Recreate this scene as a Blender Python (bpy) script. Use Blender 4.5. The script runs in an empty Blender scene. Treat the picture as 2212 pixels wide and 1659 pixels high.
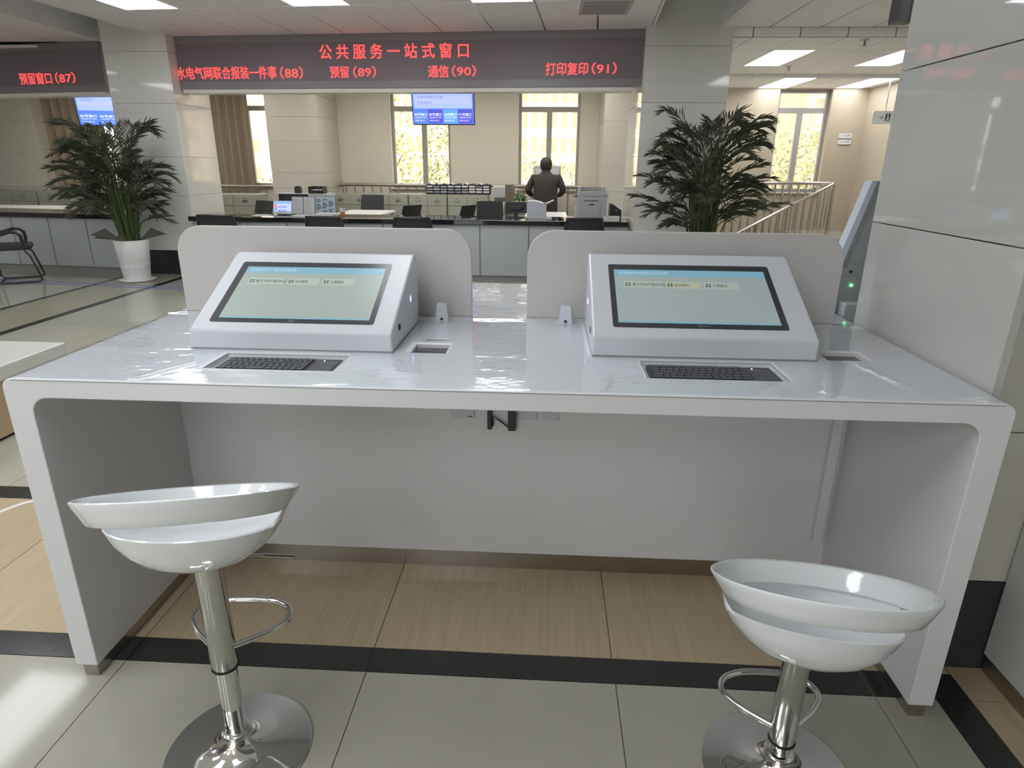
import bpy, bmesh, math, random
import numpy as np
from mathutils import Vector, Matrix, noise

# ------------------------------------------------------------------ camera, world, sun, exposure
S = bpy.context.scene
COL = S.collection
FPX, PITCH, YAW, ROLL = 1377.39, .332351, .051863, .00867
CX, CY = 1106.0, 829.5
EYE = Vector((0, 0, 1.5))
FW = Vector((-math.sin(YAW)*math.cos(PITCH), math.cos(YAW)*math.cos(PITCH), -math.sin(PITCH)))
_r = Vector((math.cos(YAW), math.sin(YAW), 0)); _u = _r.cross(FW)
RT = math.cos(ROLL)*_r + math.sin(ROLL)*_u
UP = -math.sin(ROLL)*_r + math.cos(ROLL)*_u
cam_data = bpy.data.cameras.new('camera')
cam = bpy.data.objects.new('camera', cam_data); COL.objects.link(cam)
cam_data.sensor_fit = 'HORIZONTAL'; cam_data.sensor_width = 36.0
cam_data.lens = FPX/2212*36.0; cam_data.clip_end = 500; cam_data.clip_start = .02
M = Matrix((RT, UP, -FW)).transposed().to_4x4(); M.translation = EYE
cam.matrix_world = M
S.camera = cam

world = bpy.data.worlds.new('sky'); S.world = world; world.use_nodes = True
bg = world.node_tree.nodes['Background']
bg.inputs[0].default_value = (.96, .98, 1.0, 1); bg.inputs[1].default_value = 2.6

sun_d = bpy.data.lights.new('sun', 'SUN'); sun_d.energy = 13.0; sun_d.angle = .02; sun_d.color = (1, .84, .58)
sun = bpy.data.objects.new('sun', sun_d); COL.objects.link(sun)
sun.rotation_euler = Vector((-.45, .80, -.62)).to_track_quat('-Z', 'Y').to_euler()

S.view_settings.view_transform = 'Standard'; S.view_settings.look = 'None'
S.view_settings.gamma = 1.0; S.view_settings.use_curve_mapping = False
S.view_settings.exposure = 0.10
PANEL_L = 8.0        # radiance of the ceiling light panels

def ray(px, py): return FW + (px-CX)/FPX*RT - (py-CY)/FPX*UP
def at(px, py, Y):
    d = ray(px, py); return EYE + d*(Y/d.y)
def at_z(px, py, z=0.0):
    d = ray(px, py); return EYE + d*((z-1.5)/d.z)
def rect(x0, y0, x1, y1, Y):
    a = at(x0, y1, Y); b = at(x1, y0, Y); c = at((x0+x1)/2, y1, Y); e = at((x0+x1)/2, y0, Y)
    return a.x, b.x, c.z, e.z

# ------------------------------------------------------------------ materials
MATS = {}
def mat(name, col, rough=.5, metal=0., spec=.5, coat=0., noise_amt=0., nscale=20., bump=0., bscale=80., emit=None, es=0., rnd=0., stretch=None, col2=None, trans=0., alpha=1.):
    if name in MATS: return MATS[name]
    m = bpy.data.materials.new(name); m.use_nodes = True; nt = m.node_tree; N = nt.nodes; L = nt.links
    b = N['Principled BSDF']
    b.inputs['Base Color'].default_value = (*col, 1); b.inputs['Roughness'].default_value = rough
    b.inputs['Metallic'].default_value = metal; b.inputs['Specular IOR Level'].default_value = spec
    b.inputs['Coat Weight'].default_value = coat; b.inputs['Coat Roughness'].default_value = .05
    b.inputs['Transmission Weight'].default_value = trans; b.inputs['Alpha'].default_value = alpha
    if emit:
        b.inputs['Emission Color'].default_value = (*emit, 1); b.inputs['Emission Strength'].default_value = es
    tc = N.new('ShaderNodeTexCoord'); mp = N.new('ShaderNodeMapping'); L.new(tc.outputs['Object'], mp.inputs[0])
    if stretch: mp.inputs['Scale'].default_value = stretch
    src = None
    if noise_amt or col2:
        nz = N.new('ShaderNodeTexNoise'); nz.inputs['Scale'].default_value = nscale; nz.inputs['Detail'].default_value = 5
        L.new(mp.outputs[0], nz.inputs[0])
        mx = N.new('ShaderNodeMix'); mx.data_type = 'RGBA'
        c2 = col2 or tuple(max(0, c*(1-noise_amt)) for c in col)
        mx.inputs[6].default_value = (*col, 1); mx.inputs[7].default_value = (*c2, 1)
        L.new(nz.outputs['Fac'], mx.inputs[0]); src = mx.outputs[2]
    if rnd:
        oi = N.new('ShaderNodeObjectInfo'); hs = N.new('ShaderNodeHueSaturation')
        ma = N.new('ShaderNodeMath'); ma.operation = 'MULTIPLY_ADD'; ma.inputs[1].default_value = rnd; ma.inputs[2].default_value = 1-rnd/2
        L.new(oi.outputs['Random'], ma.inputs[0]); L.new(ma.outputs[0], hs.inputs['Value'])
        if src: L.new(src, hs.inputs['Color'])
        else: hs.inputs['Color'].default_value = (*col, 1)
        src = hs.outputs[0]
    if src: L.new(src, b.inputs['Base Color'])
    if bump:
        nb = N.new('ShaderNodeTexNoise'); nb.inputs['Scale'].default_value = bscale; L.new(mp.outputs[0], nb.inputs[0])
        bp = N.new('ShaderNodeBump'); bp.inputs['Strength'].default_value = bump; bp.inputs['Distance'].default_value = .01
        L.new(nb.outputs['Fac'], bp.inputs['Height']); L.new(bp.outputs[0], b.inputs['Normal'])
    MATS[name] = m; return m

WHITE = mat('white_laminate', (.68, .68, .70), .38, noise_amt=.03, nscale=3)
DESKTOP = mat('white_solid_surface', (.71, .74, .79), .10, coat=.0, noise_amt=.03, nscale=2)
SHELL = mat('white_powder_coat', (.55, .575, .625), .33, noise_amt=.02, nscale=4)
PANELW = mat('warm_white_board', (.505, .485, .475), .45, noise_amt=.03, nscale=3)
STEEL = mat('brushed_steel', (.50, .47, .42), .28, 1., noise_amt=.3, nscale=30, stretch=(1, 1, 40))
CHROME = mat('chrome', (.78, .78, .78), .06, 1., noise_amt=.03, nscale=5)
CHROMED = mat('satin_chrome', (.62, .62, .60), .16, 1., noise_amt=.05, nscale=8)
GLOSSW = mat('glossy_white_plastic', (.80, .83, .855), .10, coat=.6, noise_amt=.02, nscale=4)
BLACK = mat('black_plastic', (.028, .029, .032), .35, noise_amt=.2, nscale=40)
BEZEL = mat('screen_bezel', (.045, .048, .055), .2, noise_amt=.1, nscale=30)
MESHB = mat('black_mesh_fabric', (.035, .038, .042), .7, noise_amt=.5, nscale=400)
KEYM = mat('key_plastic', (.06, .063, .07), .4, noise_amt=.2, nscale=60)
MARBLE = mat('grey_polished_stone', (.47, .475, .45), .025, coat=.0, noise_amt=.10, nscale=2.5, stretch=(1, 1, 6), rnd=.04)
MARBLE3 = mat('pale_polished_stone', (.80, .79, .745), .05, noise_amt=.10, nscale=2.5, stretch=(1, 1, 6), rnd=.04)
MARBLE2 = mat('cream_polished_stone', (.56, .54, .475), .07, coat=.0, noise_amt=.10, nscale=2.5, stretch=(1, 1, 6), rnd=.04)
DARKST = mat('dark_stone', (.035, .037, .042), .14, noise_amt=.3, nscale=25)
COUNTT = mat('black_granite', (.02, .02, .022), .06, coat=.3, noise_amt=.5, nscale=120)
CREAM = mat('cream_floor_tile', (.40, .385, .325), .08, spec=.35, coat=.0, noise_amt=.10, nscale=5, rnd=.05)
YCREAM = mat('sandy_floor_tile', (.35, .33, .245), .2, coat=.0, noise_amt=.12, nscale=5, rnd=.05)
TAN = mat('striped_travertine_tile', (.52, .42, .285), .16, noise_amt=.0, col2=(.37, .29, .19), nscale=6, stretch=(14, .6, 1), rnd=.08)
DBAND = mat('charcoal_floor_tile', (.030, .030, .029), .18, noise_amt=.25, nscale=40, rnd=.1)
GROUT = mat('grout', (.16, .13, .09), .8, noise_amt=.3, nscale=60)
CEILT = mat('ceiling_panel', (.92, .91, .915), .6, noise_amt=.03, nscale=3, rnd=.03)
CEILD = mat('ceiling_void', (.34, .35, .36), .8, noise_amt=.05, nscale=2)
WALLM = mat('painted_wall', (.70, .655, .56), .55, noise_amt=.05, nscale=2)
WALLT = mat('sand_wall', (.47, .40, .30), .55, noise_amt=.05, nscale=2)
LED_BG = mat('led_board_face', (.235, .185, .215), .45, noise_amt=.2, nscale=200)
LED_FR = mat('led_board_frame', (.27, .245, .265), .35, noise_amt=.1, nscale=20)
LEDRED = mat('red_led', (.6, .03, .03), .5, emit=(1, .075, .075), es=1.5)
PANELM = mat('light_panel', (.9, .9, .9), .5, emit=(.93, .965, 1), es=PANEL_L)
PANELO = mat('added_office_light', (.9, .9, .9), .5, emit=(1, .95, .86), es=PANEL_L*.85)  # glow of the unseen panels added to light the office
GREYCAB = mat('grey_green_steel', (.33, .34, .29), .4, noise_amt=.06, nscale=5)
COUNTP = mat('grey_counter_panel', (.46, .48, .50), .35, noise_amt=.05, nscale=4, rnd=.04)
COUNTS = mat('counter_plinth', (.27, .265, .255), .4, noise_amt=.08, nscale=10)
ALU = mat('window_aluminium', (.36, .35, .32), .4, .0, noise_amt=.05, nscale=10)
CURT = mat('curtain_cloth', (.34, .275, .205), .85, noise_amt=.2, nscale=3, stretch=(30, 30, .4))
POTW = mat('white_planter', (.74, .74, .73), .35, noise_amt=.04, nscale=6)
SOIL = mat('soil', (.035, .028, .02), .9, noise_amt=.5, nscale=60)
LEAF = mat('palm_leaf', (.105, .12, .078), .45, noise_amt=.4, nscale=6, rnd=.3)
STEM = mat('palm_stem', (.09, .12, .045), .5, noise_amt=.4, nscale=20)
PAPER = mat('paper', (.72, .71, .69), .7, noise_amt=.06, nscale=15)
PRINTERG = mat('printer_grey', (.46, .47, .48), .4, noise_amt=.04, nscale=8)
PRINTERD = mat('printer_dark', (.10, .10, .105), .4, noise_amt=.1, nscale=10)
INKM = mat('print_ink', (.06, .07, .08), .7, noise_amt=.2, nscale=60)
RUBBER = mat('black_rubber', (.012, .012, .012), .7, noise_amt=.2, nscale=40)

# ------------------------------------------------------------------ mesh helpers
def link(o, parent=None):
    COL.objects.link(o)
    if parent: o.parent = parent
    return o
def tag(o, label, cat, group=None, kind=None):
    if label: o['label'] = label
    if cat: o['category'] = cat
    if group: o['group'] = group
    if kind: o['kind'] = kind
    return o
def thing(name, label, cat, loc=(0, 0, 0), rz=0., group=None):
    o = bpy.data.objects.new(name, None); link(o); o.location = loc; o.rotation_euler = (0, 0, rz)
    o.empty_display_size = .05
    return tag(o, label, cat, group)

class MB:
    def __init__(s): s.v = []; s.f = []; s.mi = []; s.cur = 0
    def add(s, vs, fs):
        k = len(s.v); s.v += [tuple(p) for p in vs]; s.f += [tuple(i+k for i in f) for f in fs]; s.mi += [s.cur]*len(fs); return s
    def box(s, x0, x1, y0, y1, z0, z1):
        return s.add([(x0,y0,z0),(x1,y0,z0),(x1,y1,z0),(x0,y1,z0),(x0,y0,z1),(x1,y0,z1),(x1,y1,z1),(x0,y1,z1)],
                     [(3,2,1,0),(4,5,6,7),(0,1,5,4),(1,2,6,5),(2,3,7,6),(3,0,4,7)])
    def obox(s, M, x0, x1, y0, y1, z0, z1):
        t = MB().box(x0, x1, y0, y1, z0, z1); return s.add([M @ Vector(p) for p in t.v], t.f)
    def prism(s, poly, a, b, axis='x'):
        # poly: list of 2D points, counter-clockwise or not; extruded along axis from a to b
        def P(p, t):
            return {'x': (t, p[0], p[1]), 'y': (p[0], t, p[1]), 'z': (p[0], p[1], t)}[axis]
        n = len(poly); vs = [P(p, a) for p in poly] + [P(p, b) for p in poly]
        fs = [tuple(range(n-1, -1, -1)), tuple(range(n, 2*n))] + [(i, (i+1) % n, n+(i+1) % n, n+i) for i in range(n)]
        return s.add(vs, fs)
    def tube(s, path, r, n=8, closed=False, cap=True):
        P = [Vector(p) for p in path]; m = len(P); rs = r if isinstance(r, (list, tuple)) else [r]*m
        vs = []; prev = None
        for i in range(m):
            if closed: t = P[(i+1) % m]-P[i-1]
            else: t = P[min(i+1, m-1)]-P[max(i-1, 0)]
            t.normalize()
            if prev is None:
                a = Vector((0, 0, 1)) if abs(t.z) < .9 else Vector((1, 0, 0)); u = t.cross(a).normalized()
            else:
                u = (prev - t*prev.dot(t)).normalized()
            prev = u; w = t.cross(u)
            vs += [P[i]+rs[i]*(math.cos(2*math.pi*k/n)*u+math.sin(2*math.pi*k/n)*w) for k in range(n)]
        fs = []
        for i in range(m if closed else m-1):
            j = (i+1) % m
            fs += [(i*n+k, i*n+(k+1) % n, j*n+(k+1) % n, j*n+k) for k in range(n)]
        if cap and not closed: fs += [tuple(range(n-1, -1, -1)), tuple((m-1)*n+k for k in range(n))]
        return s.add(vs, fs)
    def lathe(s, prof, n=32, c=(0, 0, 0), M=None, sy=1.):
        # profile of (r, z); r 0 at the ends closes the surface
        vs = []; fs = []; idx = []
        for r, z in prof:
            if r < 1e-6: idx.append([len(vs)]*n); vs.append(Vector((0, 0, z)))
            else:
                idx.append(list(range(len(vs), len(vs)+n)))
                vs += [Vector((r*math.cos(2*math.pi*k/n), sy*r*math.sin(2*math.pi*k/n), z)) for k in range(n)]
        for a, b in zip(idx[:-1], idx[1:]):
            for k in range(n):
                f = [a[k], a[(k+1) % n], b[(k+1) % n], b[k]]; g = []
                for q in f:
                    if q not in g: g.append(q)
                if len(g) > 2: fs.append(tuple(g))
        c = Vector(c)
        return s.add([(M @ p if M else p)+c for p in vs], fs)
    def build(s, name, m, parent=None, smooth=False, bevel=0., seg=2, me_only=False):
        me = bpy.data.meshes.new(name); me.from_pydata(s.v, [], s.f)
        ms = m if isinstance(m, (list, tuple)) else [m]
        for q in ms: me.materials.append(q)
        if len(ms) > 1: me.polygons.foreach_set('material_index', s.mi)
        bm = bmesh.new(); bm.from_mesh(me); bmesh.ops.recalc_face_normals(bm, faces=bm.faces); bm.to_mesh(me); bm.free()
        if smooth:
            me.shade_smooth()
            me.set_sharp_from_angle(angle=math.radians(40))
        if me_only: return me
        o = bpy.data.objects.new(name, me); link(o, parent)
        if bevel:
            md = o.modifiers.new('bevel', 'BEVEL'); md.width = bevel; md.segments = seg; md.limit_method = 'ANGLE'; md.angle_limit = .6
            md.harden_normals = False
        return o
_cache = {}
def shared(name, key, m, parent, loc, maker, bevel=0., rot=None):
    k = (key, m.name)
    if k not in _cache: _cache[k] = maker().build(name, m, me_only=True)
    o = bpy.data.objects.new(name, _cache[k]); link(o, parent); o.location = loc
    if rot is not None: o.rotation_euler = rot
    if bevel:
        md = o.modifiers.new('bevel', 'BEVEL'); md.width = bevel; md.segments = 1; md.limit_method = 'ANGLE'
    return o
def slab(name, w, d, h, m, parent, loc, bevel=0., rot=None):
    # box standing on loc (min corner), shared by size
    return shared(name, ('slab', round(w, 3), round(d, 3), round(h, 3), bevel), m, parent, loc, lambda: MB().box(0, w, 0, d, 0, h), 0, rot)
def copy_tree(o, parent=None):
    c = o.copy(); COL.objects.link(c); c.parent = parent
    for ch in list(o.children): copy_tree(ch, c)
    return c
def rpoly(pts, r, seg=5):
    # round the corners of a 2D polygon; r a number or one per corner
    n = len(pts); out = []
    rs = r if isinstance(r, (list, tuple)) else [r]*n
    for i in range(n):
        p = Vector(pts[i]); a = Vector(pts[i-1]); b = Vector(pts[(i+1) % n]); ri = rs[i]
        if ri <= 0: out.append(tuple(p)); continue
        u = (a-p).normalized(); w = (b-p).normalized(); ang = u.angle(w)
        d = ri/math.tan(ang/2); d = min(d, .49*(a-p).length, .49*(b-p).length); ri = d*math.tan(ang/2)
        c = p+(u+w).normalized()*(ri/math.sin(ang/2))
        s0 = p+u*d; s1 = p+w*d
        a0 = math.atan2(s0.y-c.y, s0.x-c.x); a1 = math.atan2(s1.y-c.y, s1.x-c.x)
        da = (a1-a0+math.pi) % (2*math.pi)-math.pi
        out += [(c.x+ri*math.cos(a0+da*k/seg), c.y+ri*math.sin(a0+da*k/seg)) for k in range(seg+1)]
    return out
def text_mesh(body, w, h, bold=.0, depth=.002, name='lettering'):
    # lettering in the XZ plane facing -Y, bounding box w x h with its centre at the origin
    c = bpy.data.curves.new('t', 'FONT'); c.body = body; c.size = 1; c.resolution_u = 2; c.space_character = 1.0
    o = bpy.data.objects.new('t', c); COL.objects.link(o); bpy.context.view_layer.update()
    me = bpy.data.meshes.new_from_object(o.evaluated_get(bpy.context.evaluated_depsgraph_get()))
    bpy.data.objects.remove(o); bpy.data.curves.remove(c)
    n = len(me.vertices); co = np.empty(n*3); me.vertices.foreach_get('co', co); co = co.reshape(-1, 3)
    lo, hi = co.min(0), co.max(0)
    q = np.zeros_like(co); q[:, 0] = ((co[:, 0]-lo[0])/(hi[0]-lo[0])-.5)*w; q[:, 2] = ((co[:, 1]-lo[1])/(hi[1]-lo[1])-.5)*h
    me.vertices.foreach_set('co', q.ravel()); me.update(); me.name = name
    me.materials.clear()
    if bold:
        bm = bmesh.new(); bm.from_mesh(me); base = bm.verts[:]+bm.edges[:]+bm.faces[:]
        kx = h*bold*1.1; kz = h*bold*.8
        for i, (dx, dz) in enumerate(((kx, kz), (kx, -kz), (-kx, kz), (-kx, -kz))):
            g = bmesh.ops.duplicate(bm, geom=base)['geom']
            for v in g:
                if isinstance(v, bmesh.types.BMVert): v.co.x += dx; v.co.z += dz; v.co.y -= .0002*(i+1)
        bm.to_mesh(me); bm.free()
    return me
def lettering(body, w, h, m, parent, loc, rot=(0, 0, 0), bold=.0, name='lettering'):
    me = text_mesh(body, w, h, bold, name=name); me.materials.append(m)
    o = bpy.data.objects.new(name, me); link(o, parent); o.location = loc; o.rotation_euler = rot
    return o
def quadxz(x0, x1, z0, z1, y=0.):
    b = MB(); b.box(x0, x1, y-.001, y, z0, z1); return b
def emit_mat(name, col, es, em=None):
    return mat(name, col, .35, emit=em or col, es=es, noise_amt=.02)
# ------------------------------------------------------------------ floor
X0, X1, YB0, YB1 = -14.0, 8.0, -6.0, 13.25
floor = MB().box(X0, X1, YB0, YB1, -.15, -.004).build('floor', GROUT); tag(floor, None, None, kind='structure')
G = .0015
def tile(x0, x1, y0, y1, m):
    slab('floor_tile', x1-x0-2*G, y1-y0-2*G, .012, m, floor, (x0+G, y0+G, -.012))
PX = .772
cols = [-1.30+PX*k for k in range(-4, 4)]                       # -4.39 .. 1.02
cols_f = [c for c in cols if c < 1.19]+[1.195]
for a, b in zip(cols_f[:-1], cols_f[1:]):
    for y0, y1 in ((-.756, .016), (.016, .788), (.788, 1.56)): tile(a, b, y0, y1, CREAM)
for y0, y1 in ((.80, 1.56), (.03, .80), (-.74, .03)):
    tile(1.195, 1.297, y0, y1, DBAND); tile(1.297, 1.99, y0, y1, TAN)
colb = [-1.30+PX*k for k in range(-4, 3)]+[1.02, 1.297]
for a, b in zip([-4.39+PX*k for k in range(7)]+[1.02], [-4.39+PX*(k+1) for k in range(7)]+[1.297]):
    tile(a, b, 1.56, 1.665, DBAND); tile(a, b, 2.52, 2.63, DBAND); tile(a, b, 1.665, 2.52, TAN)
for y0, y1 in ((1.56, 2.335), (2.335, 3.1)): tile(1.297, 1.99, y0, y1, TAN)
cl = [(-5.80-PX*(k+1), -5.80-PX*k, CREAM) for k in range(6)]+[(-5.80, -5.72, DBAND), (-5.72, -5.0, YCREAM), (-5.0, -4.9, DBAND)]
cl += [(-4.9+PX*k, -4.9+PX*(k+1), CREAM) for k in range(9)]
ry = [2.63+PX*k for k in range(9)]
for a, b, m in cl:
    for y0, y1 in zip(ry[:-1], ry[1:]):
        if a > -4.0 and a < -1.6 or a < -1.6 or y0 > 5 or a > 1.0: tile(a, b, y0, y1, m)
# plain continuation of the floor where the joints cannot be told apart
fb = MB()
fb.box(X0, -4.40, YB0, 2.628, -.012, 0); fb.box(-4.40, 2.0, YB0, -.758, -.012, 0); fb.box(1.992, X1, YB0, 8.80, -.012, 0)
fb.box(X0, -10.435, 2.632, 8.80, -.012, 0); fb.box(X0, X1, 8.81, YB1, -.012, 0)
fb.box(-1.8, 1.99, 2.632, 5.71, -.012, -.0005)
fb.build('floor_slab', CREAM, floor)

# ------------------------------------------------------------------ ceiling with rafts of panels
ceiling = MB().box(X0, X1, YB0, YB1, 3.32, 3.45).build('ceiling', CEILD); tag(ceiling, None, None, kind='structure')
LIGHTS = []
def ctile(x0, x1, y0, y1, z, rot=0., org=(0, 0)):
    g = .010
    c, s_ = math.cos(rot), math.sin(rot); lx, ly = x0+g, y0+g
    slab('ceiling_tile', x1-x0-2*g, y1-y0-2*g, .025, CEILT, ceiling, (org[0]+c*lx-s_*ly, org[1]+s_*lx+c*ly, z), rot=(0, 0, rot))
def light(x0, x1, y0, y1, z, label, rot=0., org=(0, 0), pm=None):
    c, s_ = math.cos(rot), math.sin(rot); w, d = x1-x0, y1-y0
    t = thing('ceiling_light', label, 'ceiling light', (org[0]+c*x0-s_*y0, org[1]+s_*x0+c*y0, z), rot, 'flat ceiling light panels')
    f = MB(); b = .012
    f.box(.004, w-.004, .004, b, -.003, .02); f.box(.004, w-.004, d-b, d-.004, -.003, .02); f.box(.004, b, b, d-b, -.003, .02); f.box(w-b, w-.004, b, d-b, -.003, .02)
    f.build('frame', ALUW, t); MB().box(b, w-b, b, d-b, 0, .018).build('diffuser', pm or PANELM, t)
ALUW = mat('white_aluminium', (.7, .7, .7), .4, noise_amt=.03, nscale=10)
ROT = math.radians(-4); ORG = (-.083, 8.54); PU, PV = .617, 1.45
lab = {(-7, 1): 'bright ceiling light panel above the palm and the left pillar', (-4, 1): 'bright ceiling light panel cut by the top edge, above the red headline',
       (-1, 1): 'sliver of a bright ceiling light panel at the top edge, right of the middle'}
n_l = 0
for k in range(-8, 2):
    for j in range(0, 10):
        u0, u1, v0, v1 = k*PU, (k+1)*PU, -(j+1)*PV, -j*PV+(.02 if j == 0 else 0)
        if k in (-7, -4, -1) and j in (1, 3, 5, 7, 9):  # the rearmost rows, behind the camera, are added for more frontal light
            light(u0, u1, v0, v1, 3.0, lab.get((k, j), 'ceiling light panel over the near hall, mirrored in the shiny floor; rearmost rows added for light'), ROT, ORG)
        else: ctile(u0, u1, v0, v1, 3.0, ROT, ORG)
def rdir(u, v):
    c, s_ = math.cos(ROT), math.sin(ROT); return (ORG[0]+c*u-s_*v, ORG[1]+s_*u+c*v)
e = MB()
for ua, ub in ((-8*PU-.03, -8*PU), (2*PU, 2*PU+.03)):
    q = [rdir(ua, -14.5), rdir(ub, -14.5), rdir(ub, .3), rdir(ua, .3)]; e.prism(q, 2.998, 3.32, 'z')
e.build('raft_edge', CEILT, ceiling)
# left raft
lx = [-5.98-.62*k for k in range(9)]
for i, (b, a) in enumerate(zip(lx[:-1], lx[1:])):
    for j in range(6):
        y1 = 9.25-1.45*j
        if i in (3, 6) and j in (2, 4): light(a, b, y1-1.45, y1, 3.0, 'ceiling light panel over the left bay, mirrored in the left pillar')
        else: ctile(a, b, y1-1.45, y1, 3.0)
MB().box(-5.98, -5.95, YB0, 9.25, 2.998, 3.32).build('raft_edge', CEILT, ceiling)
# right raft, stepping down twice towards the windows
jx = [1.93, 2.478]+[2.478+.575*k for k in range(1, 10)]
for i, (a, b) in enumerate(zip(jx[:-1], jx[1:])):
    for j in range(7):
        y1 = 8.35-1.45*j
        if i in (2, 5) and j in (1, 3): light(a, b, y1-1.45, y1, 3.0, 'ceiling light panel over the right bay near the stairs')
        else: ctile(a, b, y1-1.45, y1, 3.0)
MB().box(1.90, 1.93, YB0, 8.35, 2.998, 3.32).build('raft_edge', CEILT, ceiling)
z2, z3 = 2.901, 2.847
MB().box(1.93, 8, 8.375, 8.40, z2, 3.32).build('fascia_backing', RUBBER, ceiling); MB().box(1.93, 8, 11.553, 11.57, z3+.03, 3.0).build('fascia_backing', RUBBER, ceiling)
jx2 = [1.93, 2.30]+[2.30+.53*k for k in range(1, 11)]
rl = {(2, 1): 'nearer bright ceiling light panel above the right palm, next to the stone pillar', (5, 1): 'bright ceiling light panel cut off by the big stone pillar'}
for i, (a, b) in enumerate(zip(jx2[:-1], jx2[1:])):
    slab('ceiling_fascia', b-a-.012, .02, .10, CEILT, ceiling, (a+.006, 8.35, z2))
    for j, (y0, y1) in enumerate(((8.35, 9.25), (9.25, 10.63), (10.63, 11.53))):
        if (i, j) in rl: light(a, b, y0, y1, z2, rl[(i, j)])
        else: ctile(a, b, y0, y1, z2)
jx3 = [1.93, 2.20, 2.72, 3.24, 3.76, 4.28, 4.68, 5.13, 5.60, 6.1, 6.6, 7.1, 7.6]
rl3 = {1: 'short end of a far ceiling light panel beside the right pillar', 4: 'far ceiling light panel in front of the stairwell window', 7: 'far ceiling light panel in front of the hanging exit sign'}
for i, (a, b) in enumerate(zip(jx3[:-1], jx3[1:])):
    slab('ceiling_fascia', b-a-.010, .02, .056, CEILT, ceiling, (a+.005, 11.53, z3))
    if i in rl3: light(a, b, 11.55, 12.97, z3, rl3[i])
    else: ctile(a, b, 11.55, 12.97, z3)
for i, (a, b) in enumerate(((-8.6, -7.4), (-6.4, -5.2), (-3.8, -2.6), (-2.0, -.8), (-.3, .9))):
    for y0 in (9.95, 11.0): light(a, b, y0, y0+.6, 2.925, 'unseen light panel added to brighten the back office, behind the LED boards', pm=PANELO)  # no lamps seen here: panels added to brighten the office
MB().box(-14, 1.92, 9.35, 12.99, 2.95, 2.98).build('office_ceiling', CEILT, ceiling)

# ------------------------------------------------------------------ walls with window openings
WY = 13.0
wins = [(-9.60, -8.55, 'n'), (-6.75, -5.05, 'n'), (-3.05, -1.90, 'n'), (-.59, .57, 'n'), (4.19, 5.13, 'n')]
SILL, HEAD = 1.04, 2.83
def back_wall(xs, xe, m, name):
    w = MB(); cur = xs
    for a, b, _ in wins:
        if b < xs or a > xe: continue
        w.box(cur, a, WY, WY+.25, 0, 3.3); w.box(a, b, WY, WY+.25, 0, SILL); w.box(a, b, WY, WY+.25, HEAD, 3.3); cur = b
    w.box(cur, xe, WY, WY+.25, 0, 3.3)
    return tag(w.build(name, m), None, None, kind='structure')
back_wall(X0, 2.2, WALLM, 'wall_back')
back_wall(2.2, X1, WALLT, 'wall_back_right')
tag(MB().box(X0-.2, X0, YB0, YB1, 0, 3.3).build('wall_left', WALLM), None, None, kind='structure')
tag(MB().box(X1, X1+.2, YB0, YB1, 0, 3.3).build('wall_right', WALLT), None, None, kind='structure')
wf = MB(); wf.box(X0, X1, YB0-.2, YB0, 0, .12); wf.box(X0, X1, YB0-.2, YB0, 2.8, 3.3); wf.box(X0, -4, YB0-.2, YB0, .12, 2.8); wf.box(0, X1, YB0-.2, YB0, .12, 2.8)
tag(wf.build('wall_front', WALLM), None, None, kind='structure')
tag(MB().box(5.78, 5.98, 9.2, 13.0, 0, 3.3).build('wall_stair', WALLT), None, None, kind='structure')
GLASS = mat('window_glass', (.9, .95, .95), .02, alpha=.08)
def window(i, a, b, mull, transom=2.48, frame=.055):
    o = MB()
    y0, y1 = WY+.12, WY+.18
    o.box(a, a+frame, y0, y1, SILL, HEAD); o.box(b-frame, b, y0, y1, SILL, HEAD); o.box(a+frame, b-frame, y0, y1, SILL, SILL+frame); o.box(a+frame, b-frame, y0, y1, HEAD-frame, HEAD)
    o.box(a+frame, b-frame, y0, y1, transom-.045, transom+.045)
    for mx in mull: o.box(mx-.05, mx+.05, y0-.005, y1, SILL+frame, transom-.045)
    w = o.build('window_%d' % i, ALU, bevel=.004); tag(w, None, None, kind='structure')
    ed = [a+frame]+list(mull)+[b-frame]
    for p, q in zip(ed[:-1], ed[1:]):
        MB().box(p+.0, q, y0+.028, y0+.034, SILL+frame, transom-.045).build('pane', GLASS, w)
    MB().box(a+frame, b-frame, y0+.028, y0+.034, transom+.045, HEAD-frame).build('pane', GLASS, w)
    MB().box(a-.03, b+.03, WY-.06, WY+.12, SILL-.03, SILL).build('window_sill', SILLM, w)
SILLM = mat('pale_stone_sill', (.66, .62, .53), .3, noise_amt=.08, nscale=6)
ent = MB()  # unseen glazed opening, added to bring in daylight from behind the camera
for k in range(3): ent.box(-4+2*k-.04, -4+2*k+.04, YB0-.14, YB0-.06, .12, 2.8)
w6 = tag(ent.build('window_6', ALU), None, None, kind='structure')
for k in range(2): MB().box(-3.96+2*k, -2.04+2*k, YB0-.105, YB0-.095, .12, 2.8).build('pane', GLASS, w6)
window(1, -9.60, -8.55, [-9.05]); window(2, -6.75, -5.05, [-5.9]); window(3, -3.05, -1.90, [-2.42]); window(4, -.59, .57, [-.01]); window(5, 4.19, 5.13, [4.64])

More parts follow.
